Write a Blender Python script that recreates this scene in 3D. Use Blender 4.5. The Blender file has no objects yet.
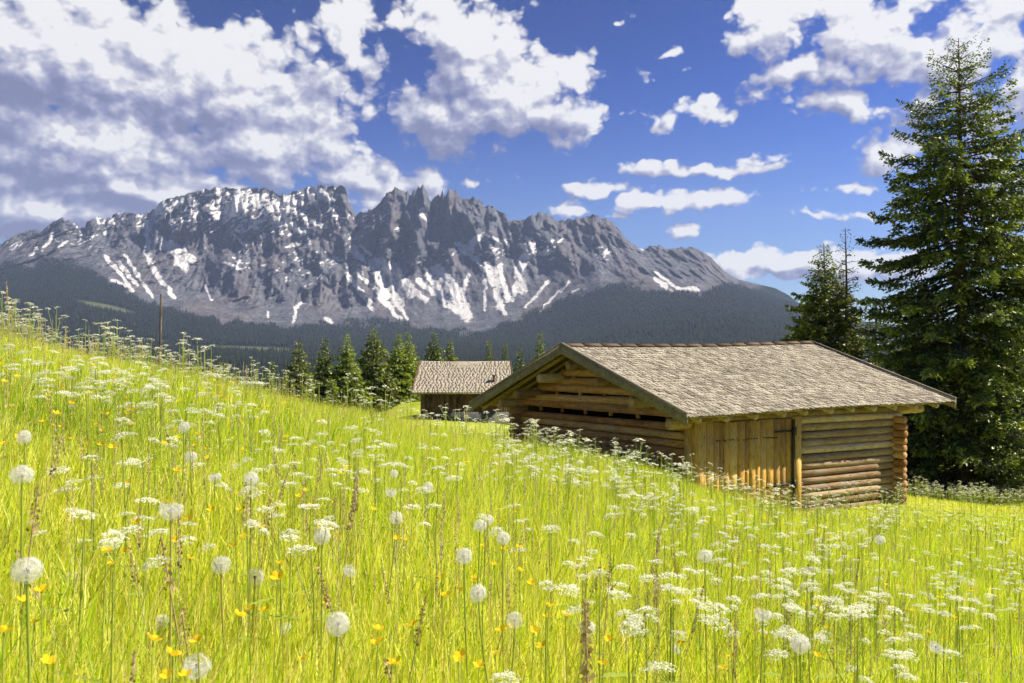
import bpy, math, random
import numpy as np
from mathutils import Vector, Matrix

random.seed(7); RNG = np.random.default_rng(7)
SC = bpy.context.scene; COL = SC.collection
F, YH = 850.0, 366.0
def P(px, py, Y): return np.array([(px-512)/F*Y, Y, (YH-py)/F*Y])
PI = math.pi

# ------------------------------------------------------------ basics
def tag(o, label=None, cat=None, group=None, kind=None):
    if label: o['label'] = label
    if cat: o['category'] = cat
    if group: o['group'] = group
    if kind: o['kind'] = kind
    return o
def empty(name, loc=(0,0,0), rz=0):
    o = bpy.data.objects.new(name, None); COL.objects.link(o)
    o.location = loc; o.rotation_euler = (0,0,rz); o.empty_display_size = .2
    return o
def mesh_np(name, V, Fa, attrs=None, smooth=False):
    """V (n,3); Fa array (m,k) or list of such arrays; attrs {name: per-vertex float array}"""
    if not isinstance(Fa, (list, tuple)): Fa = [Fa]
    Fa = [f for f in Fa if len(f)]
    me = bpy.data.meshes.new(name)
    V = np.asarray(V, dtype=np.float32)
    me.vertices.add(len(V)); me.vertices.foreach_set('co', V.ravel())
    nl = sum(f.size for f in Fa); npoly = sum(len(f) for f in Fa)
    me.loops.add(nl); me.polygons.add(npoly)
    me.loops.foreach_set('vertex_index', np.concatenate([f.ravel() for f in Fa]).astype(np.int32))
    sz = np.concatenate([np.full(len(f), f.shape[1]) for f in Fa])
    st = np.concatenate([[0], np.cumsum(sz)[:-1]])
    me.polygons.foreach_set('loop_start', st.astype(np.int32))
    if smooth: me.polygons.foreach_set('use_smooth', np.ones(npoly, dtype=bool))
    me.update(calc_edges=True)
    for k, a in (attrs or {}).items():
        at = me.attributes.new(k, 'FLOAT', 'POINT'); at.data.foreach_set('value', np.asarray(a, dtype=np.float32))
    return me
def link(name, me, mat=None, parent=None, loc=None):
    o = bpy.data.objects.new(name, me); COL.objects.link(o)
    if mat and not me.materials: me.materials.append(mat)
    if parent: o.parent = parent
    if loc is not None: o.location = loc
    return o
class MB:
    def __init__(s): s.v=[]; s.q=[]; s.t=[]; s.a=[]; s.n=0
    def add(s, V, q=(), t=(), a=0.5):
        V=np.asarray(V,float); s.v.append(V)
        if len(q): s.q.append(np.asarray(q,int)+s.n)
        if len(t): s.t.append(np.asarray(t,int)+s.n)
        s.a.append(np.full(len(V),a) if np.isscalar(a) else np.asarray(a)); s.n+=len(V)
    def hexa(s, c, a=None):           # 8 corners: bottom 4, top 4
        s.add(c, q=[[0,3,2,1],[4,5,6,7],[0,1,5,4],[1,2,6,5],[2,3,7,6],[3,0,4,7]], a=random.random() if a is None else a)
    def box(s, lo, hi, a=None, jit=0):
        x0,y0,z0=lo; x1,y1,z1=hi
        c=np.array([[x0,y0,z0],[x1,y0,z0],[x1,y1,z0],[x0,y1,z0],[x0,y0,z1],[x1,y0,z1],[x1,y1,z1],[x0,y1,z1]],float)
        if jit: c+=RNG.uniform(-jit,jit,c.shape)
        s.hexa(c,a)
    def tube(s, pts, rad, n=8, a=None, wob=0, caps=True):
        pts=np.asarray(pts,float); m=len(pts); rad=np.broadcast_to(rad,(m,))
        t=np.gradient(pts,axis=0); t/=np.linalg.norm(t,axis=1)[:,None]+1e-12
        ref=np.array([0,0,1.]) if abs(t[0][2])<.9 else np.array([1.,0,0])
        u=np.cross(t,ref); u/=np.linalg.norm(u,axis=1)[:,None]; w=np.cross(u,t)
        an=np.arange(n)*2*PI/n
        r=rad[:,None]*(1+ (RNG.uniform(-wob,wob,(m,n)) if wob else 0))
        V=pts[:,None]+r[...,None]*(np.cos(an)[None,:,None]*u[:,None]+np.sin(an)[None,:,None]*w[:,None])
        V=V.reshape(-1,3)
        i=np.arange(m-1)[:,None]*n; j=np.arange(n)[None]; k=(j+1)%n
        q=np.stack([i+j,i+k,i+n+k,i+n+j],-1).reshape(-1,4)
        tt=[]
        if caps:
            V=np.vstack([V,pts[0],pts[-1]]); c0=m*n; c1=c0+1
            for jj in range(n):
                kk=(jj+1)%n; tt+= [[c0,kk,jj],[c1,(m-1)*n+jj,(m-1)*n+kk]]
        s.add(V,q,tt,random.random() if a is None else a)
    def build(s, name, mat, parent=None, smooth=False):
        fs=[]
        if s.q: fs.append(np.vstack(s.q))
        if s.t: fs.append(np.vstack(s.t))
        me=mesh_np(name,np.vstack(s.v),fs,{'tint':np.concatenate(s.a)},smooth)
        return link(name,me,mat,parent)

# ------------------------------------------------------------ numpy noise
_perm=np.random.default_rng(3).permutation(4096)
def _h(ix,iy,iz): return _perm[(_perm[(_perm[ix&4095]+iy)&4095]+iz)&4095]
def vnoise(x,y,z=0.0):
    x,y,z=np.broadcast_arrays(np.asarray(x,float),np.asarray(y,float),np.asarray(z,float))
    ix,iy,iz=np.floor(x).astype(int),np.floor(y).astype(int),np.floor(z).astype(int)
    fx,fy,fz=x-ix,y-iy,z-iz
    s=lambda t:t*t*t*(t*(t*6-15)+10)
    sx,sy,sz=s(fx),s(fy),s(fz)
    def g(a,b,c): return _h(ix+a,iy+b,iz+c)/2047.5-1
    l=lambda a,b,t:a+(b-a)*t
    return l(l(l(g(0,0,0),g(1,0,0),sx),l(g(0,1,0),g(1,1,0),sx),sy),
             l(l(g(0,0,1),g(1,0,1),sx),l(g(0,1,1),g(1,1,1),sx),sy),sz)
def fbm(x,y,z=0.0,o=4,ridge=False):
    r=0;a=1;t=0
    for i in range(o):
        n=vnoise(np.asarray(x)*2**i+17*i,np.asarray(y)*2**i+5*i,np.asarray(z)*2**i+9*i)
        if ridge: n=1-2*np.abs(n)
        r=r+a*n;t+=a;a*=.5
    return r/t
def sstep(a,b,x):
    t=np.clip((x-a)/(b-a),0,1); return t*t*(3-2*t)

# ------------------------------------------------------------ materials
class NT:
    def __init__(s,nt): s.t=nt; s.n=nt.nodes; s.l=nt.links
    def new(s,ty,**k):
        n=s.n.new(ty)
        for a,b in k.items(): setattr(n,a,b)
        return n
    def put(s,sock,v):
        if isinstance(v,bpy.types.NodeSocket): s.l.new(v,sock)
        elif v is not None: sock.default_value=v
    def math(s,op,a,b=None,c=None,clamp=False):
        n=s.new('ShaderNodeMath',operation=op,use_clamp=clamp)
        s.put(n.inputs[0],a); s.put(n.inputs[1],b)
        if c is not None: s.put(n.inputs[2],c)
        return n.outputs[0]
    def vmath(s,op,a,b=None,c=None,out=0):
        n=s.new('ShaderNodeVectorMath',operation=op)
        s.put(n.inputs[0],a)
        if b is not None: s.put(n.inputs[1],b)
        if c is not None: s.put(n.inputs[2],c)
        return n.outputs[out]
    def noise(s,vec,scale=5,detail=4,rough=.55,dist=0,out='Fac',dim='3D'):
        n=s.new('ShaderNodeTexNoise',noise_dimensions=dim)
        if vec is not None: s.l.new(vec,n.inputs['Vector'])
        n.inputs['Scale'].default_value=scale; n.inputs['Detail'].default_value=detail
        n.inputs['Roughness'].default_value=rough; n.inputs['Distortion'].default_value=dist
        return n.outputs[out]
    def ramp(s,fac,stops,interp='LINEAR'):
        n=s.new('ShaderNodeValToRGB'); r=n.color_ramp; r.interpolation=interp
        while len(r.elements)<len(stops): r.elements.new(.5)
        for e,(p,c) in zip(r.elements,stops): e.position=p; e.color=(*c,1) if len(c)==3 else c
        s.put(n.inputs[0],fac); return n.outputs[0]
    def mix(s,fac,a,b,mode='MIX'):
        n=s.new('ShaderNodeMix',data_type='RGBA',blend_type=mode)
        s.put(n.inputs[0],fac)
        for k,v in ((6,a),(7,b)):
            if isinstance(v,tuple) and len(v)==3: v=(*v,1)
            s.put(n.inputs[k],v)
        return n.outputs[2]
    def mr(s,v,a,b,c=0,d=1,smooth=False):
        n=s.new('ShaderNodeMapRange'); n.interpolation_type='SMOOTHSTEP' if smooth else 'LINEAR'
        for k,x in zip(range(5),(v,a,b,c,d)): s.put(n.inputs[k],x)
        return n.outputs[0]
def new_mat(name):
    m=bpy.data.materials.new(name); m.use_nodes=True; m.node_tree.nodes.clear()
    return m,NT(m.node_tree)
def finish(m,t,shader):
    o=t.new('ShaderNodeOutputMaterial'); t.l.new(shader,o.inputs[0]); return m
def principled(t,col,rough=.8,bump=None,bstr=.3,bdist=.02,spec=.3):
    p=t.new('ShaderNodeBsdfPrincipled'); 
    if isinstance(col,tuple): col=(*col,1)
    t.put(p.inputs['Base Color'],col); t.put(p.inputs['Roughness'],rough); p.inputs['Specular IOR Level'].default_value=spec
    if bump is not None:
        b=t.new('ShaderNodeBump'); b.inputs['Strength'].default_value=bstr; b.inputs['Distance'].default_value=bdist
        t.l.new(bump,b.inputs['Height']); t.l.new(b.outputs[0],p.inputs['Normal'])
    return p.outputs[0]
def attr(t,name):
    n=t.new('ShaderNodeAttribute'); n.attribute_name=name; return n.outputs['Fac']
def wood(name,c0,c1,c2,stretch=(1,12,12),scale=3,rough=.85,gray=.25):
    """weathered wood: grain along the axis that 'stretch' leaves short"""
    m,t=new_mat(name)
    co=t.new('ShaderNodeTexCoord').outputs['Object']; ti=attr(t,'tint')
    off=t.vmath('ADD',co,None); 
    cx=t.new('ShaderNodeCombineXYZ'); t.put(cx.inputs[0],t.math('MULTIPLY',ti,37.)); t.put(cx.inputs[1],t.math('MULTIPLY',ti,11.))
    off=t.vmath('ADD',co,cx.outputs[0])
    v=t.vmath('MULTIPLY',off,tuple(stretch))
    g=t.noise(v,scale,6,.65,.3)
    b=t.noise(off,1.3,3,.6)
    f=t.math('ADD',t.math('MULTIPLY',g,.55),t.math('ADD',t.math('MULTIPLY',b,.35),t.math('MULTIPLY',t.math('SUBTRACT',ti,.4),.38)))
    col=t.ramp(f,[(.2,c0),(.5,c1),(.78,c2)])
    col=t.mix(t.mr(t.noise(off,2.2,5,.65),.48,.68,0,gray),col,(.36,.335,.29))
    crack=t.mr(t.noise(v,scale*2.3,3,.7),.32,.44)
    col=t.mix(crack,tuple(x*.3 for x in c0),col)
    return finish(m,t,principled(t,col,rough,t.math('ADD',g,t.math('MULTIPLY',crack,.4)),.5,.02,.2))
def plain(name,c,rough=.8,var=.25,scale=20,metal=0):
    m,t=new_mat(name)
    co=t.new('ShaderNodeTexCoord').outputs['Object']
    n=t.noise(co,scale,5,.6)
    col=t.mix(t.mr(n,.3,.7),tuple(x*(1-var) for x in c),tuple(min(1,x*(1+var)) for x in c))
    return finish(m,t,principled(t,col,rough,n,.2,.01))
def leafy(name,stops,trans=.5,tboost=(1.1,1.15,.6),rough=.6,gloss=.06,big=None):
    """thin plant tissue: diffuse + translucent, colour picked by the blade's own tint"""
    m,t=new_mat(name)
    ti=attr(t,'tint'); f=ti
    if big:
        co=t.new('ShaderNodeTexCoord').outputs['Object']
        f=t.math('ADD',f,t.math('MULTIPLY',t.math('SUBTRACT',t.noise(co,big,3,.6),.5),.9),clamp=True)
    col=t.ramp(f,stops)
    d=t.new('ShaderNodeBsdfDiffuse'); t.l.new(col,d.inputs[0])
    tr=t.new('ShaderNodeBsdfTranslucent'); t.l.new(t.mix(1.,col,tboost,'MULTIPLY'),tr.inputs[0])
    mx=t.new('ShaderNodeMixShader'); mx.inputs[0].default_value=trans
    t.l.new(d.outputs[0],mx.inputs[1]); t.l.new(tr.outputs[0],mx.inputs[2])
    g=t.new('ShaderNodeBsdfGlossy'); g.inputs['Roughness'].default_value=.45; g.inputs[0].default_value=(1,1,.9,1)
    m2=t.new('ShaderNodeMixShader'); m2.inputs[0].default_value=gloss
    t.l.new(mx.outputs[0],m2.inputs[1]); t.l.new(g.outputs[0],m2.inputs[2])
    return finish(m,t,m2.outputs[0])

# ------------------------------------------------------------ camera
cam=bpy.data.cameras.new('camera'); co=bpy.data.objects.new('camera',cam); COL.objects.link(co)
co.location=(0,0,0); co.rotation_euler=(PI/2,0,0)
cam.sensor_width=36; cam.lens=36*F/1024; cam.shift_y=(YH-341.5)/1024
cam.clip_start=.05; cam.clip_end=40000
cam.dof.use_dof=True; cam.dof.focus_distance=9; cam.dof.aperture_fstop=16
SC.camera=co

# ------------------------------------------------------------ near terrain (thin plate spline over surveyed points)
CP=[(0,0,-.90),(-1.2,0,-.58),(1.2,0,-1.12),(0,-5,-.7),(-5,-5,.8),(5,-5,-1.8),(-9,2,1.2),(9,3,-2.3),(-14,-5,2.5),(16,-5,-3.2)]
for px,py,Y in [(0,352,7),(0,364,12),(0,440,20),(0,470,34),(-250,335,8),(-250,362,16),(-250,460,34),
                (100,380,7.5),(100,398,13),(200,412,8),(200,430,14),(200,466,25),(200,475,45),
                (300,430,9.5),(300,446,16),(300,462,28),(300,450,64),
                (400,443,11),(400,455,20),(390,452,32),(440,436,43),
                (500,484,8),(500,466,13),(500,459,20),(505,446,30),(500,431,45),(480,423,58),(425,424,57),(385,421,50),
                (419,404,68),(380,412.5,68),(340,425,68),(510,420,70),(450,404,76),
                (450,546,4),(600,555,5),(600,496,11),(600,474,17.5),(690,500,15.3),(700,530,8),(640,480,15),
                (800,519,17.3),(850,568,8),(850,542,13),(893,505,19.6),(930,503,23),(965,492,32),(1060,490,32),(860,500,30),
                (1024,574,10),(1024,664,5),(1024,530,17),(1300,560,13),(1300,500,40),(700,455,36),(600,440,50),(800,450,60),(1100,460,60)]:
    CP.append(tuple(P(px,py,Y)))
CP+=[(-60,90,-14),(0,95,-11),(50,95,-14),(-70,40,-4),(-45,60,-9),(90,60,-12),(110,95,-20),(-90,95,-18),(80,10,-12)]
CP=np.array(CP)
def _U(r2): return np.where(r2>1e-9, .5*r2*np.log(r2+1e-12), 0)
def _tps():
    X=CP[:,:2]; n=len(X); K=_U(((X[:,None]-X[None])**2).sum(-1))+np.eye(n)*.6
    A=np.zeros((n+3,n+3)); A[:n,:n]=K; A[:n,n]=1; A[:n,n+1:]=X; A[n,:n]=1; A[n+1:,:n]=X.T
    return np.linalg.solve(A,np.r_[CP[:,2],0,0,0])
W=_tps()
def gz(x,y):
    x=np.atleast_1d(np.asarray(x,float)); y=np.atleast_1d(np.asarray(y,float)); sh=x.shape
    x=x.ravel(); y=y.ravel(); out=np.empty(len(x)); n=len(CP)
    for i in range(0,len(x),20000):
        a,b=x[i:i+20000],y[i:i+20000]
        r2=(a[:,None]-CP[None,:,0])**2+(b[:,None]-CP[None,:,1])**2
        out[i:i+20000]=_U(r2)@W[:n]+W[n]+W[n+1]*a+W[n+2]*b
    out+=.035*vnoise(x*.9,y*.9)+.09*vnoise(x*.23+5,y*.23)*np.clip(np.abs(y)/10,0,1)
    return out.reshape(sh)
def gz1(x,y): return float(gz(x,y)[0])

# hut frame
YAW=.55; U2=np.array([math.cos(YAW),math.sin(YAW)]); V2=np.array([-math.sin(YAW),math.cos(YAW)])
E0=P(687,416.5,16.0); OG,OF=.72,.5
C2=E0[:2]+U2*OG+V2*OF; WW,LW=6.6,6.3; BASE=-3.25
def hut_local(x,y):
    d0=x-C2[0]; d1=y-C2[1]; return d0*U2[0]+d1*U2[1], d0*V2[0]+d1*V2[1]
def in_hut(x,y,m=.05):
    s,t=hut_local(x,y); a=(s>-m)&(s<LW+m)&(t>-m)&(t<WW+m)
    b=(x>-6.3)&(x<.2)&(y>57.7)&(y<63.5)
    return a|b

# ------------------------------------------------------------ meadow ground
def ground_mat():
    m,t=new_mat('meadow_soil_and_turf')
    co=t.new('ShaderNodeTexCoord').outputs['Object']
    n1=t.noise(co,.35,4,.6); n2=t.noise(co,9,5,.7)
    f=t.math('ADD',t.math('MULTIPLY',n1,.6),t.math('MULTIPLY',n2,.4))
    col=t.ramp(f,[(.3,(.14,.20,.02)),(.5,(.30,.36,.03)),(.7,(.46,.44,.05))])
    return finish(m,t,principled(t,col,.95,n2,.6,.08,.1))
xs=np.concatenate([np.arange(-110,-20,2.),np.arange(-20,30,.35),np.arange(30,131,2.5)])
ys=np.concatenate([np.arange(-30,-2,2.),np.arange(-2,36,.3),np.arange(36,101,1.)])
gx,gy=np.meshgrid(xs,ys); g=gz(gx,gy)
V=np.stack([gx,gy,g],-1).reshape(-1,3); nx=len(xs); ny=len(ys)
i=np.arange(ny-1)[:,None]*nx+np.arange(nx-1)[None]
Q=np.stack([i,i+1,i+nx+1,i+nx],-1).reshape(-1,4)
tag(link('meadow_ground',mesh_np('meadow_ground',V,Q,smooth=True),ground_mat()),kind='structure',label='sloping alpine meadow ground')

# ------------------------------------------------------------ far terrain and mountain
SKY=np.array([(-260,262),(-150,250),(-60,252),(0,244.6),(13,236.6),(29,229.5),(42,231),(54,222),(63,217.4),(70,222),(79,227),(84,228.7),(87,222),(97.5,217),(105,219.5),(116,213.7),(129,213),(142,215.6),(153,209),(163,200),(179,196),(190,193),(203,190.5),(219,187.4),(232,189),(245,188),(265,187.6),(278,194),(291,192.7),(303.5,189),(316,185.6),(334,186.3),(341.6,185),(345,189),(348,199),(351.7,206.7),(355.5,214),(367,211.7),(378,205.4),(382,201.6),(387,194),(395,189),(402.5,192.7),(409,191.4),(410.6,196.5),(414,190),(423,187),(427,191.4),(429,201.6),(431.7,202.8),(438,195),(451,191.4),(459,194),(461,199),(468.5,197),(480,200),(484,205.4),(494,208),(509,219.5),(526,221.6),(530,215),(545.4,212),(556,219.5),(573,219.5),(595,215),(612,221.6),(620.6,232),(633.5,245),(642,248.7),(659,245),(666,249.6),(681,247.4),(696,247.4),(711,258),(724,271),(736.6,279),(758,284),(775,288),(788,294.7),(799,303.3),(830,318),(900,325),(1024,322),(1150,318),(1400,330)],float)
KN=np.array([95,150,300,600,900,1200,1800,2500,3200,3800,4300,4700,5000.])
TB={ -260:(374,352,325,304,290,280,272), 0:(372,352,322,300,284,269,256), 60:(372,355,330,305,285,262,240),150:(374,358,345,322,305,285,252),
 250:(375,360,350,338,322,300,245),350:(375,362,352,340,328,306,262),420:(375,362,352,342,330,306,250),480:(375,362,352,342,328,302,256),
 550:(375,362,350,338,318,296,258),600:(375,360,345,325,300,276,246),650:(375,358,340,318,295,276,260),700:(375,355,335,312,292,276,262),
 750:(375,355,335,315,300,293,288),800:(375,358,342,325,312,307,305),870:(376,362,350,340,334,330,328),1400:(376,362,350,342,338,336,334)}
tk=np.array(sorted(TB)); tb=np.array([TB[k] for k in tk],float)
NEARZ=np.array([-26,-36,-48,-48,-30.])
def base_profile(px):
    """rows: knots of py for this px"""
    c=np.empty((len(KN),len(px)))
    for k in range(5): c[k]=YH-NEARZ[k]*F/KN[k]
    for k in range(7): c[5+k]=np.interp(px,tk,tb[:,k])
    c[12]=np.interp(px,SKY[:,0],SKY[:,1])
    return c
pxs=np.arange(-240,1360,1.25); NU=len(pxs)
Ycl=np.concatenate([np.geomspace(95,1200,26)[:-1],np.linspace(1200,3800,90)[:-1],np.linspace(3800,4300,70)[:-1],np.linspace(4300,5000,150)])
prof=base_profile(pxs)
PY=np.empty((len(Ycl),NU))
for j in range(NU): PY[:,j]=np.interp(Ycl,KN,prof[:,j])
PX=np.broadcast_to(pxs,PY.shape).copy(); YY=np.broadcast_to(Ycl[:,None],PY.shape).copy()
# smooth knots a little along depth (not at the crest)
for _ in range(6):
    s=PY.copy(); s[1:-1]=(PY[:-2]+PY[1:-1]*2+PY[2:])/4; s[-12:]=PY[-12:]; PY=s
rockiness=sstep(3500,4350,YY)*(1-sstep(690,800,PX)*.85)*(1-.45*sstep(40,-60,PX))
tow=np.exp(-((PX-435)/75)**2)                                   # the towers
zz=(YH-PY)/F*YY; xx=(PX-512)/F*YY
fl=fbm(xx/150,zz/700,0,4,ridge=True); fl2=fbm(xx/48+zz/160,zz/230,3,4,ridge=True); bl=fbm(xx/420+3,zz/420,7,4); dg=fbm((xx+zz*.9)/170,(zz-xx*.6)/420,11,4,ridge=True); dg2=fbm((xx-zz*1.1)/150,(zz+xx*.5)/380,13,4,ridge=True)
topfade=sstep(0,1,(5000-YY)/60)
fine=fbm(xx/21,zz/260,71,2,ridge=True)*11
tal=np.exp(-((PX-500)/120)**4); amp=sstep(0,1,(YY-(4000+480*tal))/330)*.72+.28
disp=rockiness*amp*(fine+(fl*(75+70*tow)+fl2*(48+26*tow))*(.35+.65*topfade)-bl*160-dg*75-dg2*60+fbm(xx/30,zz/60,51,3,ridge=True)*16)
fs=sstep(1300,2600,YY)
disp+=fs*(1-rockiness)*(fbm(xx/600,zz/250,5,4)*120)
YD=YY-disp
# crest: small teeth, all of it still a solid ridge
jag=(fbm(pxs/5,0*pxs,4,4,ridge=True)*3.3*(.5+.9*np.exp(-((pxs-440)/90)**2))+vnoise(pxs/1.6,1)*.9)*(1-sstep(700,740,pxs))
crestw=sstep(4850,5000,Ycl)[:,None]
PY-=crestw*jag[None]
low=fbm(PX/7,PY/5,8,4)*1.2*rockiness*(1-crestw); PY+=low
PYn=PY+fs*(1-sstep(3300,3900,YY))*fbm(xx/350,YY/350,2,3)*3.5
Xw=(PX-512)/F*YD; Zw=(YH-PYn)/F*YD
# back side, falling away behind the crest
rows=[np.stack([Xw,YD,Zw],-1)]
cr=rows[0][-1]
back=[]
for k,(dy,dz) in enumerate([(60,-25),(140,-110),(300,-260),(600,-480),(1200,-800)]):
    b=cr.copy(); b[:,1]+=dy*(1+.3*vnoise(pxs/20,k)); b[:,2]=np.maximum(b[:,2]+dz*(1+.3*vnoise(pxs/9,k+5)),-60); b[:,0]*=b[:,1]/cr[:,1]; back.append(b[None])
ALL=np.concatenate([rows[0]]+back,0); NR=ALL.shape[0]
PXa=np.concatenate([PX]+[PX[:1]]*5); PYa=np.concatenate([PYn]+[PYn[-1:]]*5)
# forest line (pixel row of the uppermost wood) and snow lying on the rock
FL=np.array([(-260,280),(0,266),(60,262),(90,266),(110,284),(150,302),(200,318),(250,325),(300,326),(350,322),(385,322),(415,326),(450,330),(480,333),(520,318),(560,300),(600,284),(640,284),(660,290),(700,292),(730,282),(760,284),(1400,300)],float)
fline=np.interp(PXa,FL[:,0],FL[:,1])
forest=sstep(-5,7,PYa-fline+fbm(PXa/14,PYa/8,2,4)*9)
SN=[([(158,206),(147.5,233),(147.5,254),(155,272),(166,285),(174,298)],2.6),([(163,245),(179,250),(190,258)],5.5),([(172,250),(184,266)],5),([(126,256),(140,280),(153,298)],1.9),([(105,256),(121,275),(132,291)],2.2),([(111,280),(126,288)],1.8),([(118,262),(135,284)],1.8),([(163,203),(152,218)],4),([(182,200),(164,214)],3),
([(53,233),(42,250)],2),([(37,249),(29,254)],1.8),([(20,243),(12,248)],2),([(66,240),(58,246)],1.2),([(96,217),(99,223)],2),([(275,219),(288,223),(303,231)],4.5),([(311,189),(326,197)],4.5),([(316,187),(332,200)],3.5),([(286,198),(301,203)],3),([(309,222),(326,227)],2.5),([(307,298),(295,310),(293,323)],1.8),([(326,318),(330,322)],2.5),([(269,312),(269,318)],1.5),
([(380,265),(389,282),(397,300)],7),([(372,264),(386,296)],4),([(359,271),(382,299),(402,322)],2.6),([(347,274),(372,307)],2.6),([(392,266),(412,294)],5),([(405,283),(425,300)],3),([(438,271),(456,292),(466,314)],6.5),([(418,281),(438,294),(458,312)],3.5),([(430,276),(448,304)],4),([(481,236),(463,249),(481,264),(494,269)],2.5),([(484,281),(486,310)],1.9),([(468,276),(461,299)],2.4),([(494,272),(500,307)],4.5),([(500,266),(508,300)],3),([(423,211),(428,220)],3),([(352,248),(362,259)],3),([(362,246),(372,256)],1.3),([(456,243),(471,248)],2.2),
([(380,269),(406,318)],2),([(457,243),(483,265),(505,314)],2.2),([(530,247),(518,273),(522,290)],5),([(524,262),(512,300)],2.5),([(548,282),(526,308)],1.8),([(569,282),(539,312)],1.4),([(578,288),(560,307)],1.2),([(655,273),(677,288),(698,290)],1.8),([(655,279),(672,292)],2.2),([(483,234),(505,243)],1.8),([(636,244),(643,250)],1.5),([(205,285),(212,300)],1.2),([(232,233),(246,246)],1.2),([(222,262),(240,268)],1.2)]
snow=np.zeros_like(PXa); SB=np.clip(.86+.55*fbm(PXa/4.5+PYa/9,PYa/7,61,3)*.7,0,1)
wx=PXa+fbm(PXa/6,PYa/6,21,3)*2.6; wy=PYa+fbm(PXa/6,PYa/6,23,3)*2.6
for pts,w in SN:
    for (ax,ay),(bx,by) in zip(pts[:-1],pts[1:]):
        dx,dy=bx-ax,by-ay; tt=np.clip(((wx-ax)*dx+(wy-ay)*dy)/(dx*dx+dy*dy),0,1)
        d=np.hypot(wx-ax-tt*dx,wy-ay-tt*dy); snow=np.maximum(snow,np.clip(1.35-d/(w*1.1)*.85,0,1)*SB)
gra=np.zeros_like(PXa); gy_,_=np.gradient(ALL[...,1]); gz_,_=np.gradient(ALL[...,2]); slope=gz_/(np.abs(gy_)+1e-3)
zone=np.exp(-((PXa-245)/105)**2)*np.exp(-((PYa-208)/24)**2)*1.0+.5*np.exp(-((PXa-480)/110)**2)*np.exp(-((PYa-250)/14)**2)+.32*np.exp(-((PXa-60)/80)**2)*np.exp(-((PYa-235)/14)**2)+.4*np.exp(-((PXa-300)/60)**2)*np.exp(-((PYa-262)/25)**2)
sp=fbm(PXa/3.2+PYa*.25,PYa/2.6,31,3)+.5*fbm(PXa/16,PYa/12,33,2)
snow=np.maximum(snow,sstep(.30,.75,zone*.82+sp*.85-.12)*(zone>.08))
snow*=(1-forest)
clear=np.zeros_like(PXa)
for (cx,cy,a,b,rot) in [(105,307,26,2.6,.2),(100,352,9,2,0),(240,349,52,2.6,.02),(290,351,18,1.6,.0),(140,340,25,1.5,0.05)]:
    ddx=PXa-cx; ddy=PYa-cy; u_=ddx*math.cos(rot)+ddy*math.sin(rot); v_=-ddx*math.sin(rot)+ddy*math.cos(rot)
    clear=np.maximum(clear,np.clip(1.6-np.hypot(u_/a,v_/b),0,1))
clear[YD.shape[0]:]=0
warm=sstep(-.2,.5,fbm(PXa/30,PYa/22,41,3))
i=np.arange(NR-1)[:,None]*NU+np.arange(NU-1)[None]
Q=np.stack([i,i+1,i+NU+1,i+NU],-1).reshape(-1,4)
def mountain_mat():
    m,t=new_mat('mountain_rock_snow_and_turf')
    co=t.new('ShaderNodeTexCoord').outputs['Object']
    st=t.vmath('MULTIPLY',co,(1,1,.45))
    n1=t.noise(st,.012,7,.68); n2=t.noise(st,.05,6,.7); n3=t.noise(co,.004,3,.5)
    f=t.math('ADD',t.math('MULTIPLY',n1,.6),t.math('MULTIPLY',n2,.4))
    rock=t.ramp(f,[(.32,(.045,.048,.06)),(.47,(.10,.102,.118)),(.58,(.155,.157,.172)),(.7,(.27,.265,.26))])  # dark bluish stops: cloud shade is put into the rock colour
    wc=t.mix(t.math('MULTIPLY',attr(t,'warm'),.42),rock,t.mix(1.,rock,(1.2,.95,.8),'MULTIPLY'))
    sn=t.math('ADD',attr(t,'snow'),t.math('MULTIPLY',t.math('SUBTRACT',t.noise(st,.035,8,.78),.5),1.7))
    sf=t.mr(sn,.42,.62)
    col=t.mix(sf,wc,(.66,.635,.61))
    fo=attr(t,'forest')
    turf=t.ramp(t.noise(co,.01,5,.65),[(.35,(.010,.017,.012)),(.6,(.016,.024,.015)),(.75,(.03,.036,.02))])  # wooded ground darkened too, valley cloud shade painted into its colour
    col=t.mix(fo,col,turf)
    col=t.mix(t.mr(attr(t,'clear'),.3,.8),col,(.11,.125,.06))
    h=t.math('ADD',t.math('MULTIPLY',n1,1.),t.math('MULTIPLY',n2,.5))
    return finish(m,t,principled(t,col,.95,h,.9,30,.05))
tag(link('mountain_terrain',mesh_np('mountain_terrain',ALL.reshape(-1,3),Q,{'snow':snow.ravel(),'forest':forest.ravel(),'clear':clear.ravel(),'warm':warm.ravel()},smooth=False),mountain_mat()),kind='structure',label='craggy snow streaked mountain range above a wooded valley')
# coarse sheet closing the valley all round
R=14000; zz0=-62
vv=np.array([[-R,-R,zz0],[R,-R,zz0],[R,R,zz0],[-R,R,zz0]],float)
tag(link('valley_ground',mesh_np('valley_ground',vv,np.array([[0,1,2,3]])),plain('valley_turf',(.07,.1,.035),.95,.4,.02)),kind='structure',label='flat valley ground far below')

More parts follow.
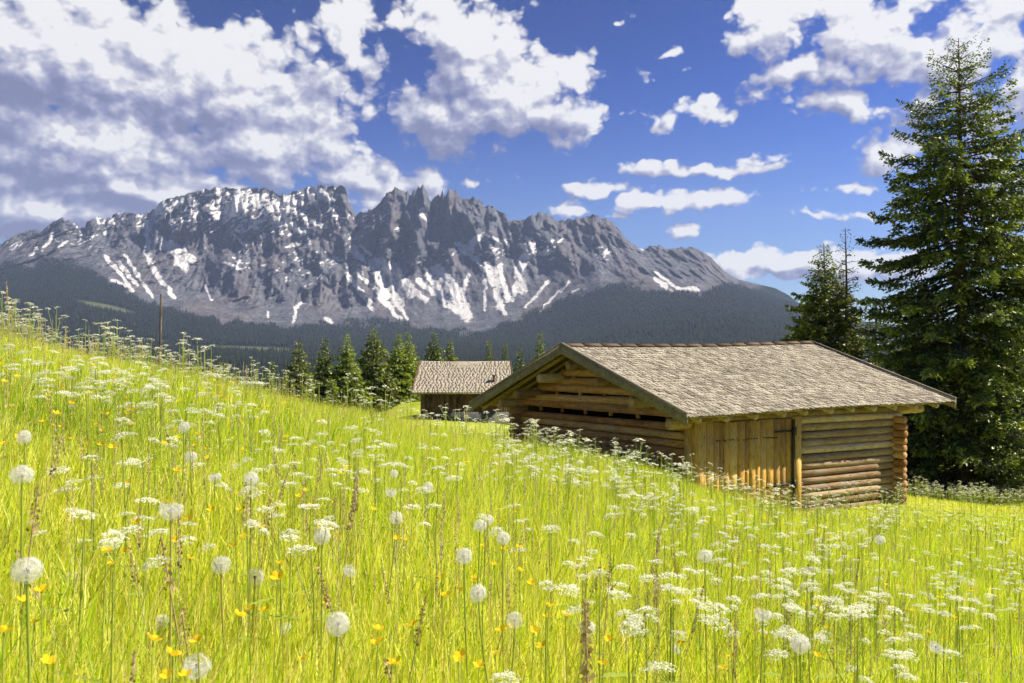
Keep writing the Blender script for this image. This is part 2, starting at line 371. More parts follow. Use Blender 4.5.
# far wood: one mass of small conifers standing on the slopes
def scatter_forest():
    XA,YA,ZA=ALL[...,0],ALL[...,1],ALL[...,2]
    n=230000
    r=RNG.random(n); idx_r=np.empty(n,int)
    # rows weighted by ground area
    ar=np.abs(np.gradient(YA[:,NU//2]))*YA[:,NU//2]; ar[:22]=0; ar[len(Ycl):]=0
    ar=ar/np.maximum(YA[:,NU//2],1)**.55
    cdf=np.cumsum(ar)/ar.sum(); idx_r=np.searchsorted(cdf,r); idx_c=RNG.integers(1,NU-2,n)
    a=RNG.random(n); b=RNG.random(n)
    ir=np.clip(idx_r,1,NR-2)
    keep=(forest[ir,idx_c]>.35+.4*RNG.random(n))&(clear[ir,idx_c]<.3)&(YA[ir,idx_c]<4600)&(YA[ir,idx_c]>700)
    ir,idx_c,a,b=ir[keep],idx_c[keep],a[keep],b[keep]
    L=lambda A:(A[ir,idx_c]*(1-a)*(1-b)+A[ir+1,idx_c]*a*(1-b)+A[ir,idx_c+1]*(1-a)*b+A[ir+1,idx_c+1]*a*b)
    x,y,z=L(XA),L(YA),L(ZA); m=len(x)
    h=RNG.uniform(9,21,m)*np.where(y>3000,.9,1); w=h*RNG.uniform(.13,.2,m); k=5
    an=np.arange(k)*2*PI/k
    ring=np.stack([x[:,None]+w[:,None]*np.cos(an+0*x[:,None]),y[:,None]+w[:,None]*np.sin(an+0*x[:,None]),np.repeat(z[:,None]+h[:,None]*.08,k,1)],-1)
    ring+=RNG.uniform(-.7,.7,ring.shape)
    top=np.stack([x+RNG.uniform(-.6,.6,m),y,z+h],-1)[:,None]
    V=np.concatenate([ring,top],1).reshape(-1,3)
    o=np.arange(m)[:,None]*(k+1)
    T=np.stack([np.stack([o[:,0]+j,o[:,0]+(j+1)%k,o[:,0]+k],-1) for j in range(k)],1).reshape(-1,3)
    me=mesh_np('forest',V,T,{'tint':np.repeat(RNG.random(m),k+1)})
    mt,t=new_mat('far_conifer_green')
    col=t.ramp(attr(t,'tint'),[(0,(.007,.012,.010)),(.6,(.012,.018,.014)),(1,(.026,.033,.020))])  # near-black greens carry the valley's cloud shade in the colour itself
    finish(mt,t,principled(t,col,.9,spec=.1))
    tag(link('forest',me,mt),kind='stuff',label='dark conifer forest covering the valley and the lower mountain slopes',cat='forest')
scatter_forest()

# ------------------------------------------------------------ log hut
hut=empty('log_hut',(C2[0],C2[1],BASE),YAW)
tag(hut,'low log hut with grey shingle roof and plank door, nearest building in the meadow','hut')
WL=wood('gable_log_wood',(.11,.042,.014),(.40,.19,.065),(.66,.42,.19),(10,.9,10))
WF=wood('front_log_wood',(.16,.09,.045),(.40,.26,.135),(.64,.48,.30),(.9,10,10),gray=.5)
WD=wood('door_plank_wood',(.28,.13,.03),(.60,.34,.07),(.78,.52,.15),(11,11,.8))
WG=wood('verge_board_wood',(.10,.08,.06),(.20,.165,.125),(.31,.265,.21),(3,3,3))
WP=wood('pole_wood',(.15,.085,.045),(.32,.205,.105),(.5,.38,.23),(2,2,8))
IRON=plain('dark_iron',(.03,.028,.025),.6)
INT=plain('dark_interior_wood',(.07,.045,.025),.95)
def HZ(z): return z-BASE
# roof corners in hut frame: (s,t,z)
sE,tE=-OG,-OF; LR=8.62; WR=8.42
cE0=np.array([sE,tE,HZ(E0[2])]); 
def loc_of(px,py,s,t):      # local point at plan (s,t) whose height puts it on image row py
    xy=C2+U2*s+V2*t; return np.array([s,t,HZ((YH-py)/F*xy[1])])
cR0=loc_of(563,346.5,sE,tE+WR/2-.13); cR1=loc_of(809,343.5,sE+LR,tE+WR/2); cE1=loc_of(955,401,sE+LR+.03,tE); cL0=loc_of(472,405,sE,tE+WR); cL1=cL0+(cE1-cE0)
def roofpt(side,a,b):       # a: 0..1 along, b: 0 eave..1 ridge
    A,B=(cE0,cE1) if side==0 else (cL0,cL1)
    lo=A*(1-a)+B*a; hi=cR0*(1-a)+cR1*a; p=lo*(1-b)+hi*b
    p=p.copy(); p[2]-=.05*math.sin(PI*a)*b+.03*math.sin(2.3*PI*a+1)*(1-b)*.6; return p
def shingle_mat(name,c=((.10,.09,.075),(.27,.245,.205),(.43,.40,.345))):
    m,t=new_mat(name)
    co=t.new('ShaderNodeTexCoord').outputs['Object']; ti=attr(t,'tint')
    g=t.noise(t.vmath('MULTIPLY',co,(14,1.5,3)),4,5,.7); b=t.noise(co,.9,4,.6)
    f=t.math('ADD',t.math('MULTIPLY',ti,.5),t.math('ADD',t.math('MULTIPLY',g,.35),t.math('MULTIPLY',b,.3)))
    col=t.ramp(f,[(.2,c[0]),(.52,c[1]),(.85,c[2])])
    return finish(m,t,principled(t,col,.9,g,.5,.01,.15))
SHM=shingle_mat('grey_shingle',((.11,.095,.07),(.26,.228,.172),(.42,.375,.295)))
roof=empty('roof'); roof.parent=hut
for side in (0,1):
    mb=MB(); nc=30
    for k in range(nc):
        b0=k/nc; a=0
        while a<1:
            w=random.uniform(.06,.13)/LR; a1=min(1,a+w); lift=random.uniform(.006,.02); o=random.uniform(-.014,.014)/4.4
            pl=[roofpt(side,a,b0-.012+o),roofpt(side,a1,b0-.012+o),roofpt(side,a1,min(1,b0+1.55/nc)),roofpt(side,a,min(1,b0+1.55/nc))]
            up=np.array([0,0,1.]); g=.0022/LR*np.array([LR,0,0])
            top=[pl[0]+up*(.03+lift)+g,pl[1]+up*(.03+lift+random.uniform(-.006,.006))-g,pl[2]+up*.018-g,pl[3]+up*.018+g]
            bot=[q-up*(.022 if i_<2 else .012) for i_,q in enumerate(top)]
            c=np.array(bot+top)
            if side: c=c[[1,0,3,2,5,4,7,6]]
            mb.hexa(c,random.random()); a=a1
    mb.build('shingles',SHM,roof)
    mb=MB(); n=24                                # boarding under the shingles, in strips across the slope
    for k in range(n):
        a0,a1=k/n+.0006,(k+1)/n-.0006
        c=[roofpt(side,a0,.0),roofpt(side,a1,.0),roofpt(side,a1,1),roofpt(side,a0,1)]
        c=[q-np.array([0,0,.035]) for q in c]+[q+np.array([0,0,.008]) for q in c]; c=np.array(c)
        if side: c=c[[1,0,3,2,5,4,7,6]]
        mb.hexa(c,random.random())
    mb.build('roof_boards',WP,roof)
mb=MB()
for k in range(16):
    for sd in (0,1):
        a0,a1=k/16+.001,(k+1)/16-.001
        p0,p1=roofpt(0,a0,1),roofpt(0,a1,1); q=(-.13,-.055) if sd==0 else (.13,-.055)
        z0=.075+.012*random.random(); z1=z0
        c=np.array([[p0[0],p0[1],p0[2]+z0-.02],[p1[0],p1[1],p1[2]+z1-.02],[p1[0],p1[1]+q[0],p1[2]+z1+q[1]-.02],[p0[0],p0[1]+q[0],p0[2]+z0+q[1]-.02]])
        mb.hexa(np.vstack([c,c+[0,0,.022]]),random.random()*.4)
mb.build('ridge_cap',shingle_mat('dark_ridge_wood',((.05,.035,.025),(.13,.09,.06),(.24,.19,.14))),roof)
def verge(A,B,name='verge_board',out=-1):
    mb=MB(); n=6
    for k in range(1):
        d=np.array([out*.045,0,0]); A2=A+[0,0,.06]; B2=B+[0,0,.06]
        h=np.array([0,0,-.23])
        c=np.array([A2+h,B2+h,B2+h+d,A2+h+d,A2,B2,B2+d,A2+d]); mb.hexa(c,.5)
        h2=np.array([0,0,.03]); c=np.array([A2+[0.02,0,.003],B2+[0.02,0,.003],B2+d*1.6+[0,0,.003],A2+d*1.6+[0,0,.003]]); mb.hexa(np.vstack([c,c+h2]),.8)
    return mb.build(name,WG,roof)
sd=np.array([0,-.03,-.01])
verge(cE0+sd,cR0,out=-1); verge(cR0,cL0+[0,.03,-.01],out=-1); verge(cE1+sd,cR1,out=1); verge(cR1,cL1+[0,.03,-.01],out=1)
def roof_z(s,t):
    a=(s-sE)/LR
    if t<=tE+WR/2: return roofpt(0,a,(t-tE)/(WR/2))[2]
    return roofpt(1,a,(tE+WR-t)/(WR/2))[2]
# purlins running out under both gables
for t_ in (.12,1.25,2.45,3.58,4.7,5.85,WW-.05):
    r=.115; s0=sE+.06+random.uniform(0,.1); s1=LW+1.25
    n=7; S=np.linspace(s0,s1,n)
    mb=MB(); mb.tube([[s,t_+random.uniform(-.01,.01),roof_z(s,t_)-.27-r] for s in S],[r*random.uniform(.93,1.05) for _ in S],12,wob=.04)
    mb.build('purlin',wood('purlin_wood',(.14,.07,.03),(.34,.2,.09),(.55,.4,.22),(1,8,8)) if t_==.12 else bpy.data.materials['purlin_wood'],hut,True)
# rafter poles under the eaves, ends showing along the front
for k in range(11):
    s=-.35+k*.76+random.uniform(-.06,.06); mb=MB()
    T=np.linspace(tE+.02,tE+WR/2-.1,5); rr=random.uniform(.055,.07)
    mb.tube([[s,t,roof_z(s,t)-.035-rr] for t in T],rr,9,a=.9); mb.build('rafter',WP,hut,True)
    mb=MB(); T=np.linspace(tE+WR-.10,tE+WR/2+.1,5)
    mb.tube([[s,t,roof_z(s,t)-.035-rr] for t in T],rr,9,a=.8); mb.build('rafter',WP,hut,True)
# front wall
LD=.166; NL=12
def log(mb,a,b,r,n=12,seg=9,end=0):
    a,b=np.array(a,float),np.array(b,float); L=np.linalg.norm(b-a)
    T=np.linspace(0,1,seg); k=random.uniform(-.012,.012); ph=random.uniform(0,6)
    pts=[a*(1-t)+b*t+np.array([0,0,k*math.sin(3*t+ph)]) for t in T]
    tap=random.uniform(-.07,.07)
    mb.tube(pts,[r*(1+tap*(t-.5)+.03*math.sin(7*t+ph)) for t in T],n,wob=.05)
wtop=HZ(-1.10)
mb=MB()
for k in range(NL+1):
    z=.09+k*LD; log(mb,(2.92,.0,z),(LW+.22,.0,z+random.uniform(-.01,.01)),LD*.51)
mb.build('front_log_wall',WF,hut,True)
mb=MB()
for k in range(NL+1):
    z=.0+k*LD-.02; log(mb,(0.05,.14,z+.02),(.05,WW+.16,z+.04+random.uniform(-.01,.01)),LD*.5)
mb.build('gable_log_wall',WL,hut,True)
mb=MB()
for k in range(NL+1):
    z=.0+k*LD; log(mb,(LW-.02,-.30-.04*random.random(),z),(LW-.02,WW+.2,z),LD*.52)
mb.build('rear_gable_log_wall',WL,hut,True)
mb=MB()
for k in range(NL+1):
    z=.09+k*LD; log(mb,(-.26-.05*random.random(),WW-.02,z),(LW+.2,WW-.02,z),LD*.52)
mb.build('back_log_wall',WL,hut,True)
# upper gable logs with open gaps between them, and the little spacer blocks
for s_,nm in ((.05,'gable_truss_logs'),(LW-.02,'rear_gable_truss_logs')):
    mb=MB(); z=wtop+.13; k=0
    while True:
        c=tE+WR/2
        def edge(sign):
            t=c
            while roof_z(s_,t)-.2>z+.1 and abs(t-c)<WW/2: t+=sign*.03
            return t
        a,b=edge(-1),edge(1)
        if b-a<.9: break
        log(mb,(s_+random.uniform(-.03,.03),a+random.uniform(-.05,.1),z),(s_+random.uniform(-.03,.03),b+random.uniform(-.1,.05),z+random.uniform(-.05,.05)),.096,end=1)
        for q in np.arange(a+.5,b-.3,.95): mb.tube([[s_,q,z-.16],[s_,q,z-.06]],.05,8)
        z+=.2; k+=1
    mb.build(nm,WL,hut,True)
# inner lining boards keep the inside dark
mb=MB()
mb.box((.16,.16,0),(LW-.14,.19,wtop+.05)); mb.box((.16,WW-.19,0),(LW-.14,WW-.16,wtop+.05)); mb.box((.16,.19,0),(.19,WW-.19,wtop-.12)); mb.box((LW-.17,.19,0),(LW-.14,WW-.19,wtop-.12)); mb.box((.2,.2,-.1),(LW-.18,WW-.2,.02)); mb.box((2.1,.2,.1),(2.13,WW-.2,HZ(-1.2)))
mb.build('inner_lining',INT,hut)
# corner post, door, door post
mb=MB(); mb.box((-.10,-.10,-.3),(.16,.05,HZ(-1.10)),.75); mb.box((.163,-.085,-.3),(.375,.05,HZ(-1.10)),.55); mb.box((-.095,.055,-.3),(-.04,.25,HZ(-1.1)),.65)
mb.build('corner_post',WD,hut)
mb=MB(); mb.box((2.72,-.12,-.1),(2.93,.08,HZ(-1.08)),.8); mb.build('door_post',WD,hut)
door=empty('door'); door.parent=hut
mb=MB(); s=.40; 
while s<2.66:
    w=min(random.uniform(.13,.24),2.70-s); h=HZ(-1.13)+random.uniform(-.015,.01)
    d=random.uniform(-.012,.012); mb.box((s+.003,-.075+d,.02),(s+w-.003,-.035+d,h),random.random()); s+=w
mb.build('door_planks',WD,door)
mb=MB()
for z_ in (.72,HZ(-1.50)):
    for q in np.arange(.46,2.2,.075): 
        if random.random()<.8:
            zc=z_+random.uniform(-.012,.012); mb.box((q,-.10,zc-.012),(q+.024,-.06,zc+.012),.3)
mb.build('nail_row',IRON,door)
for z_ in (.74,HZ(-1.38)):
    mb=MB(); mb.box((2.12,-.112,z_-.022),(2.74,-.092,z_+.022),.2); mb.box((2.66,-.16,z_-.09),(2.735,-.121,z_+.09),.1); mb.build('hinge',IRON,door)
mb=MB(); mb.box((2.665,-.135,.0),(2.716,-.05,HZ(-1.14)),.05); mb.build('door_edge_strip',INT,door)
mb=MB(); log(mb,(-.32,-.02,HZ(-1.045)),(LW+.5,-.02,HZ(-1.0)),.075); mb.build('wall_plate',WP,hut,True)
mb=MB(); log(mb,(-.32,WW,HZ(-1.10)),(LW+.5,WW,HZ(-1.05)),.09); mb.build('wall_plate',WP,hut,True)

# ------------------------------------------------------------ distant barn
bn=empty('plank_barn',(0,0,0)); 
tag(bn,'small dark plank barn with pale roof and chimney, far off before the conifers','barn')
WB=wood('barn_plank_wood',(.045,.026,.016),(.13,.07,.035),(.26,.15,.08),(9,9,.7),2)
zb=P(460,425,57.5)[2]; ze=P(460,393,58)[2]; zr=P(460,361.5,61.5)[2]
x0,x1=P(421,0,58.2)[0],P(509,0,58.2)[0]
def planks(name,A,B,z0,topf,mat,wid=.2):
    mb=MB(); A=np.array(A);B=np.array(B); L=np.linalg.norm(B-A); d=(B-A)/L; nrm=np.array([d[1],-d[0]]); s=0
    while s<L-.02:
        w=min(random.uniform(.7,1.3)*wid,L-s); o=random.uniform(0,.025)
        p0=A+d*(s+.004); p1=A+d*(s+w-.004)
        c=[(*(p0+nrm*(.02+o)),z0),(*(p1+nrm*(.02+o)),z0),(*(p1-nrm*.03),z0),(*(p0-nrm*.03),z0),(*(p0+nrm*(.02+o)),topf(s)),(*(p1+nrm*(.02+o)),topf(s+w)),(*(p1-nrm*.03),topf(s+w)),(*(p0-nrm*.03),topf(s))]
        mb.hexa(np.array(c),random.random()); s+=w
    return mb.build(name,mat,bn)
planks('front_plank_wall',(x0,58.2),(x1,58.2),zb-.6,lambda s:ze-.02,WB)
gt=lambda s: ze+.0+(zr-ze)*(1-abs(s/5.3*2-1))*.92
planks('gable_plank_wall',(x0,63.5),(x0,58.2),zb-.6,gt,WB); planks('gable_plank_wall',(x1,58.2),(x1,63.5),zb-.6,gt,WB); planks('back_plank_wall',(x1,63.5),(x0,63.5),zb-.6,lambda s:ze-.02,WB)
mb=MB(); mb.box((x0+.05,58.12,zb-.6),(x1-.02,58.17,zb+.85)); mb.build('base_boards',wood('grey_base_boards',(.03,.032,.03),(.07,.072,.065),(.13,.13,.12),(9,9,.7),2),bn)
RM=plain('barn_roof_shingle',(.33,.285,.22),.95,.22,2.2)
br=empty('roof'); br.parent=bn
for sdn in (0,1):
    mb=MB(); yE,yR=(57.5,61) if sdn==0 else (64.4,61); xa,xb=P(411,0,57.5)[0],P(514,0,57.5)[0]; xra,xrb=P(421,0,61)[0]-.05,P(510,0,61)[0]
    n=20
    for k in range(n):
        b0,b1=k/n,(k+1.3)/n; b1=min(b1,1); a=0
        pt=lambda a,b:np.array([(xa*(1-b)+xra*b)*(1-a)+(xb*(1-b)+xrb*b)*a,yE*(1-b)+yR*b,ze*(1-b)+zr*b-.05*math.sin(PI*a)*b])
        while a<1:
            a1=min(1,a+random.uniform(.02,.05)); l=random.uniform(.002,.008)
            c=[pt(a,b0),pt(a1,b0),pt(a1,b1),pt(a,b1)]; top=[c[0]+[0,0,.05+l],c[1]+[0,0,.05+l],c[2]+[0,0,.045],c[3]+[0,0,.045]]
            c=np.array([q-[0,0,.03] for q in top]+top)
            if sdn: c=c[[1,0,3,2,5,4,7,6]]
            mb.hexa(c,random.random()); a=a1
    c=[pt(0,0),pt(1,0),pt(1,1),pt(0,1)]; c=np.array([q-[0,0,.06] for q in c]+[q+[0,0,.01] for q in c])
    if sdn: c=c[[1,0,3,2,5,4,7,6]]
    mb.hexa(c,.3)
    mb.build('shingles',RM,br)
mb=MB(); 
for (Xe,Xr) in ((xa-.04,xra-.04),(xb+.01,xrb+.01)):
    for yE in (57.5,64.4):
        c=np.array([[Xe,yE,ze-.12],[Xr,61,zr-.12],[Xr+.06,61,zr-.12],[Xe+.06,yE,ze-.12],[Xe,yE,ze+.09],[Xr,61,zr+.1],[Xr+.06,61,zr+.1],[Xe+.06,yE,ze+.09]]); mb.hexa(c,.4)
mb.build('verge_board',WB,br)
cp=P(494,384,58.6); mb=MB(); mb.box((cp[0]-.09,58.6,cp[2]-.3),(cp[0]+.09,58.85,cp[2]+.55),.3); mb.box((cp[0]-.13,58.56,cp[2]+.55),(cp[0]+.13,58.89,cp[2]+.63),.2)
mb.build('chimney',plain('chimney_brick',(.13,.08,.06)),br)

# ------------------------------------------------------------ small things by the barn, the pole
def stake(px,py,Y,h,r,label,lean=0,mat=None,cat='post',name='wooden_stake',group=None):
    b=P(px,py,Y); b[2]=gz1(b[0],b[1])-.15
    mb=MB(); mb.tube([[0,0,0],[lean*.5*h,0,h*.5],[lean*h,0,h]],[r,r*.95,r*.85],9,wob=.03)
    me=mb.build(name,mat or WP,None,True); me.location=b; tag(me,label,cat,group); return me
pb=P(159,352,13.5); zt=P(161,294,13.5)[2]; g0=gz1(pb[0],13.5)
stake(159,352,13.5,zt-g0+.15,.022,'tall thin weathered pole standing alone on the left crest of the meadow',.018,wood('grey_pole_wood',(.05,.042,.03),(.09,.075,.055),(.15,.125,.09),(8,8,.6)),'pole','wooden_pole')
stake(465,423,56,.95,.05,'pale leaning stake before the middle of the dark barn wall',-.08)
stake(432,424,55.5,.6,.04,'short stake in the grass before the left end of the barn')
stake(417,423,56,.55,.04,'short stake in the shade just left of the barn')
def rock(px,Y,r,label,name='boulder'):
    b=P(px,0,Y); b[2]=gz1(b[0],Y)
    th=np.linspace(0,PI,9)[:,None]; ph=np.arange(14)[None]*2*PI/14
    X=np.stack([np.sin(th)*np.cos(ph),np.sin(th)*np.sin(ph),np.cos(th)+0*ph],-1).reshape(-1,3)
    X*=(1+.3*vnoise(X[:,0]*1.7+px,X[:,1]*1.7,X[:,2]*1.7))[:,None]*r*[1.1,.9,.8]
    i=np.arange(8)[:,None]*14; j=np.arange(14)[None]; k=(j+1)%14
    me=mesh_np(name,X,np.stack([i+j,i+14+j,i+14+k,i+k],-1).reshape(-1,4),smooth=True)
    o=link(name,me,bpy.data.materials.get('pale_limestone') or plain('pale_limestone',(.5,.46,.42),.9,.3,4),None,b+[0,0,r*.4]); tag(o,label,'rock')
rock(509.5,57.0,.42,'pale boulder by the right end of the distant barn')
rock(514,56.3,.22,'small pale stone just right of the boulder at the barn')

# ------------------------------------------------------------ conifers
def conifer(name,h,rprof,label,loc,seed,whorl=.4,nb=7,lat=.11,tuft=.1,tl=.15,tw=.05,mat=None,group=None,droop=.25,up=.0,dens=1.0,trunk_r=None,bark=None,start=.03,lean=0,cat='tree'):
    rg=np.random.default_rng(seed)
    root=empty(name,loc); tag(root,label,cat,group)
    tr=trunk_r or h*.013
    mb=MB(); zs=np.linspace(-.4,h,12)
    mb.tube([[lean*(z/h)*h+.02*math.sin(z),.02*math.cos(z*1.3),z] for z in zs],[max(.012,tr*(1-z/h)**.85+.008) for z in np.clip(zs,0,h*.999)],9,wob=.06)
    segs=[];
    Vs=[];Ts=[]
    z=h*start
    while z<h*.985:
        t=1-z/h            # 0 at the top
        R=rprof(t)
        nbr=max(3,int(round(nb*(.6+.4*min(1,t*2.5)))))
        a0=rg.uniform(0,6.28)
        for b in range(nbr):
            if rg.random()>dens: continue
            az=a0+b*2*PI/nbr+rg.uniform(-.3,.3); L=R*rg.uniform(.68,1.18)
            if L<.05: L=.05
            zb=z+rg.uniform(-.5,.5)*whorl
            el=(.75-1.05*min(1,t*1.6))*(.6) + up + rg.uniform(-.12,.12)      # start elevation: up near the tip
            n=max(4,int(L/.18)); u=np.linspace(0,1,n)
            dirx=np.cos(az),np.sin(az)
            rad=L*u; hz=zb+L*(math.tan(el)*u-droop*u**1.6*(t>.12)+droop*.75*u**4)
            pts=np.stack([rad*dirx[0]+lean*zb,rad*dirx[1],hz],-1)
            if L>.35: mb.tube(pts[:max(2,int(n*.85))],np.linspace(max(.008,.012+.011*L),.005,max(2,int(n*.85))),4,a=.3,caps=False)
            # lateral twigs
            m=max(3,int(L/lat)); ul=np.sqrt(rg.uniform(.02,1,m)) if L>.8 else rg.uniform(.05,1,m)
            ul=np.repeat(ul,2); sd_=np.tile([-1,1],m)
            base=np.stack([np.interp(ul,u,pts[:,k]) for k in range(3)],-1)
            ll=np.minimum(.26*L+.12,.85)*(1.12-ul)**.7*rg.uniform(.55,1.15,len(ul)); ll=np.maximum(ll,tl*.8)
            sw=rg.uniform(.55,1.15,len(ul))
            dx=dirx[0]*np.cos(sw)-sd_*dirx[1]*np.sin(sw); dy=dirx[1]*np.cos(sw)+sd_*dirx[0]*np.sin(sw)
            dz=rg.uniform(-.5,.05,len(ul))-.12*(t>.3)
            # tufts along each twig
            kk=np.maximum(1,(ll/tuft).astype(int)); idx=np.repeat(np.arange(len(ul)),kk)
            fr=np.concatenate([(np.arange(k)+rg.random())/k for k in kk]) if len(kk) else np.zeros(0)
            D=np.stack([dx,dy,dz],-1)[idx]; q=base[idx]+D*(ll[idx]*fr)[:,None]; q[:,2]-=.18*(ll[idx]*fr)**2
            q+=rg.normal(0,.018,q.shape)
            dd=D+rg.normal(0,.42,D.shape); dd/=np.linalg.norm(dd,axis=1)[:,None]
            rnd=rg.normal(0,1,D.shape)*[1,1,.55]; sdv=np.cross(dd,rnd+[0,0,.8]); sdv/=np.linalg.norm(sdv,axis=1)[:,None]+1e-9
            tsc=min(1,.42+1.9*t); ln=tl*tsc*rg.uniform(.6,1.35,len(q)); wd=tw*tsc*rg.uniform(.6,1.3,len(q))
            v=np.stack([q,q+dd*(ln*.45)[:,None]+sdv*wd[:,None],q+dd*ln[:,None],q+dd*(ln*.45)[:,None]-sdv*wd[:,None]+[0,0,-.012]],1)
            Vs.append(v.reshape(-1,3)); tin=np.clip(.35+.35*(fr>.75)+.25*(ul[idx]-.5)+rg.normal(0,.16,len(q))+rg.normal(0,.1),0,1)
            Ts.append(np.repeat(tin,4))
        z+=whorl*rg.uniform(.8,1.2)*(.55+.45*min(1,t*3))
    mb.build('trunk',bark or BARK,root,True)
    V=np.vstack(Vs); n=len(V)//4; o=np.arange(n)[:,None]*4
    me=mesh_np('crown',V,np.concatenate([o+[[0,1,2]],o+[[0,2,3]]]),{'tint':np.concatenate(Ts)})
    link('crown',me,mat,root)
    return root
BARK=plain('spruce_bark',(.10,.075,.055),.95,.4,6)
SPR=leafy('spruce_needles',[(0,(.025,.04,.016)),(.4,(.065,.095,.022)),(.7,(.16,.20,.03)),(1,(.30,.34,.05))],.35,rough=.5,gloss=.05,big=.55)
SPL=leafy('lit_spruce_needles',[(0,(.05,.07,.02)),(.4,(.12,.145,.03)),(.7,(.21,.24,.04)),(1,(.32,.35,.06))],.4,gloss=.04,big=.5)  # lighter copy of the spruce needles, sunlight put into the colour
LAR=leafy('larch_needles',[(0,(.10,.14,.025)),(.4,(.21,.265,.04)),(.7,(.30,.36,.055)),(1,(.38,.44,.07))],.45,gloss=.04,big=.5)
DED=leafy('thin_dark_needles',[(0,(.03,.03,.015)),(.5,(.06,.06,.025)),(1,(.1,.11,.04))],.3)
ip=lambda xs_,ys_:(lambda t:float(np.interp(t,xs_,ys_)))
def at(px,pyb,Y,sink=.1):
    b=P(px,pyb,Y); b[2]=gz1(b[0],b[1])-sink; return b
def tree_to(name,px,ytop,Y,rp,label,seed,**k):
    b=at(px,0,Y); h=(YH-ytop)/F*Y-b[2]; return conifer(name,h,rp,label,b,seed,**k)
# the tall spruce on the right
tree_to('tall_spruce',963,38,32,ip([0,.03,.08,.15,.23,.36,.6,.9,1],[.12,.5,1.2,1.8,2.4,3.05,3.5,3.5,3.0]),'tallest spruce, dark and full crowned, right of the log hut',11,whorl=.34,nb=9,lat=.065,tuft=.085,tl=.165,tw=.046,mat=SPR,droop=.38,dens=.88,trunk_r=.24,start=.035,lean=-.009)
RP=ip([0,.1,.3,.6,1],[.08,.35,1.0,1.7,2.1])
tree_to('spruce',1040,150,37,ip([0,.1,.4,1],[.1,.9,2.6,3.6]),'spruce cut by the right edge of the picture, behind the tallest spruce',12,whorl=.4,nb=7,mat=SPR,droop=.25,dens=.85)
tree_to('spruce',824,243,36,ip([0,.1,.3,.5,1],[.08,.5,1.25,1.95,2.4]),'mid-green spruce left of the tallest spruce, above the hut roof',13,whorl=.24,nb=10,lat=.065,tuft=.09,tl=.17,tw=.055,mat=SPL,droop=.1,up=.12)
tree_to('thin_spruce',846,228,35,ip([0,.1,.3,.55,1],[.1,.4,.8,1.35,1.8]),'thin sparse spruce with see-through branches beside the mid-green spruce',14,whorl=.33,nb=6,lat=.09,tuft=.09,tl=.14,tw=.032,mat=DED,dens=.95,up=.12)
tree_to('spruce',876,300,38,ip([0,.1,.4,1],[.1,.6,1.6,2.4]),'low dark spruce in the gap behind the right end of the hut roof',15,whorl=.36,nb=7,mat=SPR)
tree_to('spruce',912,330,35,ip([0,.1,.4,1],[.1,.7,1.7,2.3]),'bushy young spruce under the left side of the tallest spruce',16,whorl=.34,nb=7,mat=SPR,droop=.2)
tree_to('spruce',1002,345,34,ip([0,.1,.4,1],[.1,.7,1.7,2.4]),'bushy young spruce under the right side of the tallest spruce',17,whorl=.34,nb=7,mat=SPR,droop=.2)
G='conifers beyond the meadow crest'
FAR=dict(whorl=.32,nb=9,lat=.09,tuft=.12,tl=.26,tw=.085,droop=.12,group=G)
def fp(w): return ip([0,.05,.3,.6,.85,1],[.02*w,.08*w,.44*w,.82*w,1.*w,.95*w])
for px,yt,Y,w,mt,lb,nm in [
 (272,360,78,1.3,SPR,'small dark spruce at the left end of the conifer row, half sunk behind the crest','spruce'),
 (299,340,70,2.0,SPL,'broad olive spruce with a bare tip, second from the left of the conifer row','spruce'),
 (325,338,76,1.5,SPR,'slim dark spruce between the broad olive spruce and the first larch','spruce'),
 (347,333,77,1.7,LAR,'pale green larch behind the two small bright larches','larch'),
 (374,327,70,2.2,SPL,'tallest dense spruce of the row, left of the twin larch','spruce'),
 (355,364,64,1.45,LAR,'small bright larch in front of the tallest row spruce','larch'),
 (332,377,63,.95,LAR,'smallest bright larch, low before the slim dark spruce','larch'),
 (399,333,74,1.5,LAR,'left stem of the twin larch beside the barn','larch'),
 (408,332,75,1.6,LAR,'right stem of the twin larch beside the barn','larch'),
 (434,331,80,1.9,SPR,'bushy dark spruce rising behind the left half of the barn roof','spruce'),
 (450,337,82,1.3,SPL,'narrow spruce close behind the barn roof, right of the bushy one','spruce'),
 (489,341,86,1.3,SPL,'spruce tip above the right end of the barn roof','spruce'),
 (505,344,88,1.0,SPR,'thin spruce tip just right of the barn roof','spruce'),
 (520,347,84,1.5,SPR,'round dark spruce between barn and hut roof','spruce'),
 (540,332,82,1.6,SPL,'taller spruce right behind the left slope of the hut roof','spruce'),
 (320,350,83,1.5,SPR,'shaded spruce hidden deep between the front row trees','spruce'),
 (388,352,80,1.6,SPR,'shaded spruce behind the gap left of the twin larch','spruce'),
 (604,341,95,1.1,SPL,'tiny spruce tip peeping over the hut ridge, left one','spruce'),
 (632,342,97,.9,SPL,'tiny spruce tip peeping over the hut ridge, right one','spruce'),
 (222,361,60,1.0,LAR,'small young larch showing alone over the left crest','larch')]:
    k=dict(FAR)
    if mt is LAR: k.update(droop=.05,up=.1)
    k['group']=G; tree_to(nm,px,yt,Y,fp(w),lb,int(px*7+yt),mat=mt,**k)

